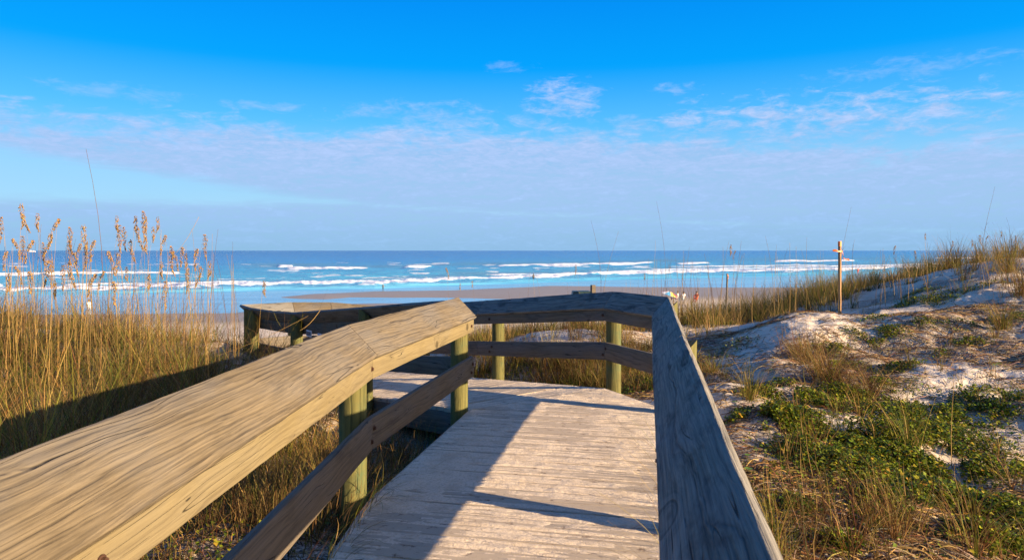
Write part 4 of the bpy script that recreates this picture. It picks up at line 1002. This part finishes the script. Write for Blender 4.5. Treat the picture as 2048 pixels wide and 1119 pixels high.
for px, py in [(1545, 735), (1542, 752), (1525, 757), (1538, 905), (1512, 918), (1495, 935), (1497, 950), (1550, 775), (1565, 790), (1625, 800), (1470, 815), (1990, 745), (1998, 740), (2010, 742), (1960, 752), (1945, 756), (1700, 875), (1680, 868), (1850, 890), (1508, 770), (1600, 792), (1655, 825), (668, 1050), (655, 1060), (690, 1035), (1600, 830)]:
    pennywort(px, py, random.uniform(.018, .03))
def flower_mesh():
    V = []; Fc = []; n = 10
    for j in range(n):
        a = 2 * PI * j / n; b = len(V)
        for r_, da, z in ((.25, 0, .05), (.7, -.22, .12), (1.0, 0, .05), (.7, .22, .12)): V.append((math.cos(a + da) * r_, math.sin(a + da) * r_, z))
        Fc.append((b, b + 1, b + 2, b + 3))
    return npmesh('petals', np.array(V), np.array(Fc), M['leaf'], smooth=False, col=np.tile([.75, .36, .01], (len(V), 1)))
FL = flower_mesh(); vv = [(math.cos(a) * .3, math.sin(a) * .3, .06) for a in np.arange(8) * PI / 4] + [(0, 0, .2)]
CEN = npmesh('flower_centre', np.array(vv), np.array([(j, (j + 1) % 8, 8) for j in range(8)]), M['leaf'], col=np.tile([.14, .06, .01], (9, 1)))
for px, py in [(1660, 870), (1538, 878), (1880, 960), (1848, 1000), (1812, 868), (1872, 580), (2044, 798), (1780, 852), (1888, 1040), (1990, 1022), (1512, 888), (1820, 930), (1975, 905), (1840, 955), (1885, 1055), (1610, 822), (1930, 1060), (1760, 920)]:
    h_ = hit(px, py)
    if h_ is None: continue
    o = link('beach_daisy', PSt); o.location = h_; o.scale = (1, 1, .11); tag(o, 'small yellow daisy blooming among the creeping leaves', 'flower', 'yellow daisies among the creepers')
    s = random.uniform(.013, .02)
    for me_, nm in ((FL, 'petals'), (CEN, 'flower_centre')):
        l = link(nm, me_, o); l.location = (0, 0, 1); l.scale = (s, s, s / .11); l.rotation_euler = (random.uniform(.4, 1.1), random.uniform(-.3, .3), 0)

# ------------------------------------------------------------------ stakes, bin, signs, far things
def boxmesh(name, sx, sy, sz, mat, bev=.003, z0=0.0):
    bm = bmesh.new(); bmesh.ops.create_cube(bm, size=1.0)
    bmesh.ops.scale(bm, vec=(sx, sy, sz), verts=bm.verts); bmesh.ops.translate(bm, vec=(0, 0, z0 + sz / 2), verts=bm.verts)
    if bev: bmesh.ops.bevel(bm, geom=bm.edges[:], offset=bev, segments=2, affect='EDGES')
    me_ = bpy.data.meshes.new(name); bm.to_mesh(me_); bm.free(); me_.materials.append(mat); return me_
def ribbon(name, pts, wd, mat, parent):
    V = []; Fc = []
    for i, p_ in enumerate(pts):
        s = wd * (.75 + .25 * math.sin(i * 1.7)); V += [(p_[0], p_[1] - .004 * (i % 2), p_[2] - s / 2), (p_[0] + .006 * math.sin(i * 2), p_[1] + .01 * math.cos(i * 2.1), p_[2] + s / 2)]
    for i in range(len(pts) - 1): Fc.append((2 * i, 2 * i + 2, 2 * i + 3, 2 * i + 1))
    return link(name, pymesh(name, V, Fc, mat, smooth=True), parent)
x, y, _ = world_at(1679.5, 628, 13.0); g = gz(x, y); topz = world_at(1679.5, 482, 13.0)[2]; hs = topz - g
st = link('wooden_stake', boxmesh('wooden_stake', .045, .045, hs + .3, M['stake'], z0=-.3)); st.location = (x, y, g); st.rotation_euler = (0, 0, .5); tag(st, 'tall slim wooden stake tied with orange tape on the dune slope', 'stake')
Rz = Matrix.Rotation(-.5, 4, 'Z')
def rp(l): return [tuple(Rz @ Vector(q)) for q in l]
zt = hs - .19
ribbon('orange_tape', rp([(-.15, -.04, zt + .015), (-.11, -.05, zt + .02), (-.06, -.05, zt + .005), (-.02, -.04, zt), (.035, -.035, zt), (.035, .03, zt)]), .045, M['ribbon'], st)
ribbon('orange_tape', rp([(.03, -.04, zt + .03), (.035, -.04, zt - .05), (.05, -.045, zt - .12), (.09, -.05, zt - .155), (.13, -.05, zt - .15), (.155, -.05, zt - .16)]), .035, M['ribbon'], st)
link('painted_tip', boxmesh('painted_tip', .049, .049, .10, M['ribbon'], z0=hs - .099), st)
x, y, _ = world_at(1452, 648, 14.2); g = gz(x, y); topz = world_at(1452, 546, 14.2)[2]; hs = topz - g
s2 = link('wooden_stake', boxmesh('wooden_stake_small', .028, .028, hs + .3, M['rail'], z0=-.3)); s2.location = (x, y, g); s2.rotation_euler = (.02, .015, .4); tag(s2, 'short grey-brown stake with a scrap of orange tape at its tip', 'stake')
ribbon('orange_tape', [(-.02, -.03, hs - .02), (.0, -.035, hs - .07), (-.015, -.035, hs - .12), (-.01, -.03, hs - .16)], .03, M['ribbon'], s2)
# square post and bin beyond the bend
x, y, z = world_at(1186, 569, 15.0); g = gz(x, y)
bp = link('square_post', boxmesh('square_post', .09, .09, z - g + .3, M['rail'], z0=-.3)); bp.location = (x, y, g); bp.rotation_euler = (0, 0, .3); tag(bp, 'square timber post standing beside the green bin', 'post')
x, y, z = world_at(1162, 581, 15.4); g = gz(x, y)
bin_ = empty('litter_bin', (x, y, g)); tag(bin_, 'dark green litter bin whose lid shows above the bend handrail', 'bin')
def taper(name, w0, w1, z0, z1, mat, parent, lip=0):
    V = [(sx * w0, sy * w0, z0) for sx, sy in ((-1, -1), (1, -1), (1, 1), (-1, 1))] + [(sx * w1, sy * w1, z1) for sx, sy in ((-1, -1), (1, -1), (1, 1), (-1, 1))]
    Fc = [(3, 2, 1, 0), (4, 5, 6, 7)] + [(i, (i + 1) % 4, (i + 1) % 4 + 4, i + 4) for i in range(4)]
    return link(name, pymesh(name, V, Fc, mat), parent)
hz = z - g
taper('body', .15, .19, 0, hz - .1, M['bin'], bin_); lid = taper('lid', .205, .19, hz - .098, hz, M['bin'], bin_)
# small plates on the lower railing
for (px, py, d, wpx, hpx, lb) in ((618, 666, 9.05, 26, 13, 'small dark plate with white border fixed low on the curved railing'), (640, 672, 8.9, 22, 12, 'small white plate fixed beside the dark one on the curved railing')):
    x, y, z = world_at(px, py, d); wd = wpx / F * d; ht = hpx / F * d
    sg = empty('sign_plate', (x, y, z - ht / 2)); tag(sg, lb, 'sign')
    n = nL; ang = math.atan2(D2V[1], D2V[0]); sg.rotation_euler = (0, 0, ang)
    link('backing', boxmesh('backing', wd, .008, ht, M['signw'], .002), sg)
    f_ = link('face', boxmesh('face', wd * .82, .003, ht * .62, M['signd'] if px < 630 else M['signw'], .001, z0=ht * .2), sg); f_.location = (0, .007, 0)

# container ship on the horizon
x, y, z = world_at(64, 500, 2600)
sh_ = empty('ship', (x, y, ZSEA)); sh_.scale = (.55, .55, .6); tag(sh_, 'tiny pale ship on the horizon behind the sea oats', 'ship')
V = [(-24, 0, 0), (-22, -3.5, 0), (20, -3.5, 0), (25, 0, 0), (20, 3.5, 0), (-22, 3.5, 0)]; V = V + [(a * 1.06, b * 1.15, 5.2) for a, b, c_ in V]
link('hull', pymesh('hull', V, [tuple(range(6))[::-1], tuple(range(6, 12))] + [(i, (i + 1) % 6, (i + 1) % 6 + 6, i + 6) for i in range(6)], M['hull']), sh_)
link('deckhouse', boxmesh('deckhouse', 30, 5, 3.2, M['hull'], .3, z0=5.2), sh_); link('bridge', boxmesh('bridge', 7, 6, 2.5, M['hull'], .3, z0=8.4), sh_).location = (-10, 0, 0)

def person(loc, pose, mats, label, rot=0.0):
    """one continuous skinned body; torso, legs in cloth material sub-meshes kept simple for a few pixels' size"""
    stand = {'pelvis': (0, 0, .92), 'chest': (0, 0, 1.32), 'neck': (0, 0, 1.5), 'head': (0, .02, 1.66), 'lh': (-.1, 0, .9), 'lk': (-.11, .02, .48), 'lf': (-.12, 0, .04), 'rh': (.1, 0, .9), 'rk': (.11, .02, .48), 'rf': (.12, 0, .04),
             'ls': (-.2, 0, 1.42), 'le': (-.27, 0, 1.14), 'lw': (-.27, .08, .88), 'rs': (.2, 0, 1.42), 're': (.27, 0, 1.14), 'rw': (.27, .08, .88)}
    sit = {'pelvis': (0, 0, .34), 'chest': (0, -.14, .74), 'neck': (0, -.16, .92), 'head': (0, -.14, 1.08), 'lh': (-.1, .05, .34), 'lk': (-.12, .5, .5), 'lf': (-.12, .72, .06), 'rh': (.1, .05, .34), 'rk': (.12, .5, .5), 'rf': (.12, .72, .06),
           'ls': (-.2, -.14, .84), 'le': (-.26, .06, .62), 'lw': (-.2, .3, .5), 'rs': (.2, -.14, .84), 're': (.26, .06, .62), 'rw': (.2, .3, .5)}
    J = sit if pose == 'sit' else stand
    rad = dict(pelvis=.14, chest=.15, neck=.06, head=.105, lh=.09, lk=.06, lf=.045, rh=.09, rk=.06, rf=.045, ls=.07, le=.045, lw=.035, rs=.07, re=.045, rw=.035)
    E = [('pelvis', 'chest'), ('chest', 'neck'), ('neck', 'head'), ('pelvis', 'lh'), ('lh', 'lk'), ('lk', 'lf'), ('pelvis', 'rh'), ('rh', 'rk'), ('rk', 'rf'), ('chest', 'ls'), ('ls', 'le'), ('le', 'lw'), ('chest', 'rs'), ('rs', 're'), ('re', 'rw')]
    names = list(J); me_ = bpy.data.meshes.new('person'); me_.from_pydata([J[n] for n in names], [(names.index(a), names.index(b)) for a, b in E], [])
    o = link('person', me_); md = o.modifiers.new('skin', 'SKIN'); sv = me_.skin_vertices[0].data
    for i, n in enumerate(names): sv[i].radius = (rad[n], rad[n]); sv[i].use_root = (n == 'pelvis')
    o.modifiers.new('sub', 'SUBSURF').levels = 1
    dg = bpy.context.evaluated_depsgraph_get(); ev = o.evaluated_get(dg); m2 = bpy.data.meshes.new_from_object(ev); o.modifiers.clear(); o.data = m2
    m2.materials.clear()
    for q in (mats[0], mats[1], mats[2]): m2.materials.append(q)
    pz = J['pelvis'][2]; nz = J['neck'][2]
    for f in m2.polygons:
        c_ = f.center; f.material_index = 0 if (c_.z > nz - .02 or abs(c_.x) > .23) else (1 if c_.z > pz + .04 else 2); f.use_smooth = True
    hb = bmesh.new(); bmesh.ops.create_icosphere(hb, subdivisions=2, radius=.118); hd = J['head']
    bmesh.ops.delete(hb, geom=[v for v in hb.verts if v.co.z < -.03 and v.co.y > 0], context='VERTS'); hm = bpy.data.meshes.new('hair'); hb.to_mesh(hm); hb.free(); hm.materials.append(M['hair'])
    hr = link('hair', hm, o); hr.location = (hd[0], hd[1] - .015, hd[2] + .02)
    o.location = loc; o.rotation_euler = (0, 0, rot); tag(o, label, 'person'); return o

def beach_at(px, py_, z0=None):
    d = 40.0
    for _ in range(60): d = (H - gz((px - 1024) / F * d, d)) * F / (py_ - 500) * .5 + d * .5
    x_ = (px - 1024) / F * d; return x_, d, gz(x_, d)
x, y, z = beach_at(178, 621); person((x, y, z), 'sit', (M['skin'], M['white'], M['white']), 'person in white sitting on the beach behind the sea oats', 0.5)
x, y, z = beach_at(1353, 602); person((x, y, z), 'sit', (M['skin'], M['white'], M['redc']), 'person in white top and red shorts sitting beside the beach umbrella', 1.0)
x, y, z = beach_at(1366, 603); person((x, y, z), 'sit', (M['skin'], M['white'], M['bluec']), 'person in white top and blue trousers sitting between the others on the sand', 0.2)
x, y, z = beach_at(1393, 603); person((x, y, z), 'sit', (M['skin'], M['redc'], M['redc']), 'person in red sitting on the sand beyond the short stake', 2.6)
x, y, z = world_at(1067, 556, Hs * F / 56); person((x, y, ZSEA - .75), 'stand', (M['black'], M['black'], M['black']), 'dark figure wading in front of the shore break', 0.2)
x, y, z = world_at(1341, 537, Hs * F / 36); person((x, y, ZSEA - 1.15), 'stand', (M['black'], M['black'], M['black']), 'dark swimmer standing chest deep beyond the shore break', 0.5)
x, y, z = world_at(1716, 547, Hs * F / 47); person((x, y, ZSEA - .25), 'stand', (M['skin'], M['redc'], M['redc']), 'person in pink standing in the shallows past the taped stake', 0.3)
x, y, z = world_at(1066 - 300, 579, Hs * F / 79.5); person((x, y, gz(x, y)), 'stand', (M['skin'], M['black'], M['black']), 'small dark figure standing on the edge of the sand bar', 0.2).scale = (.55, .55, .55)
# umbrella
x, y, z = beach_at(1333, 604)
um = empty('beach_umbrella', (x, y, z)); um.rotation_euler = (.12, .3, 0); tag(um, 'blue and yellow striped beach umbrella tilted on the sand', 'umbrella')
v_, f_ = tube([(0, 0, 0), (0, 0, 1.3)], np.array([.02, .02]), 8); link('pole', npmesh('pole', v_, f_, M['white']), um)
for k in range(8):
    a0 = k * PI / 4; V = []; Fc = []
    for i in range(5):
        r_ = .95 * i / 4; zz = 1.3 - .38 * (i / 4) ** 1.6
        for j in range(3): a = a0 + PI / 4 * j / 2; V.append((math.cos(a) * r_, math.sin(a) * r_, zz - (.03 if j == 1 and i == 4 else 0) * -1))
    for i in range(4):
        for j in range(2): Fc.append((i * 3 + j, (i + 1) * 3 + j, (i + 1) * 3 + j + 1, i * 3 + j + 1))
    link('canopy_panel', pymesh('canopy_panel', V, Fc, (M['bluec'], M['yelc'], M['white'], M['redc'])[(k + (k > 3)) % 3 if k % 4 != 3 else 3], smooth=True), um)
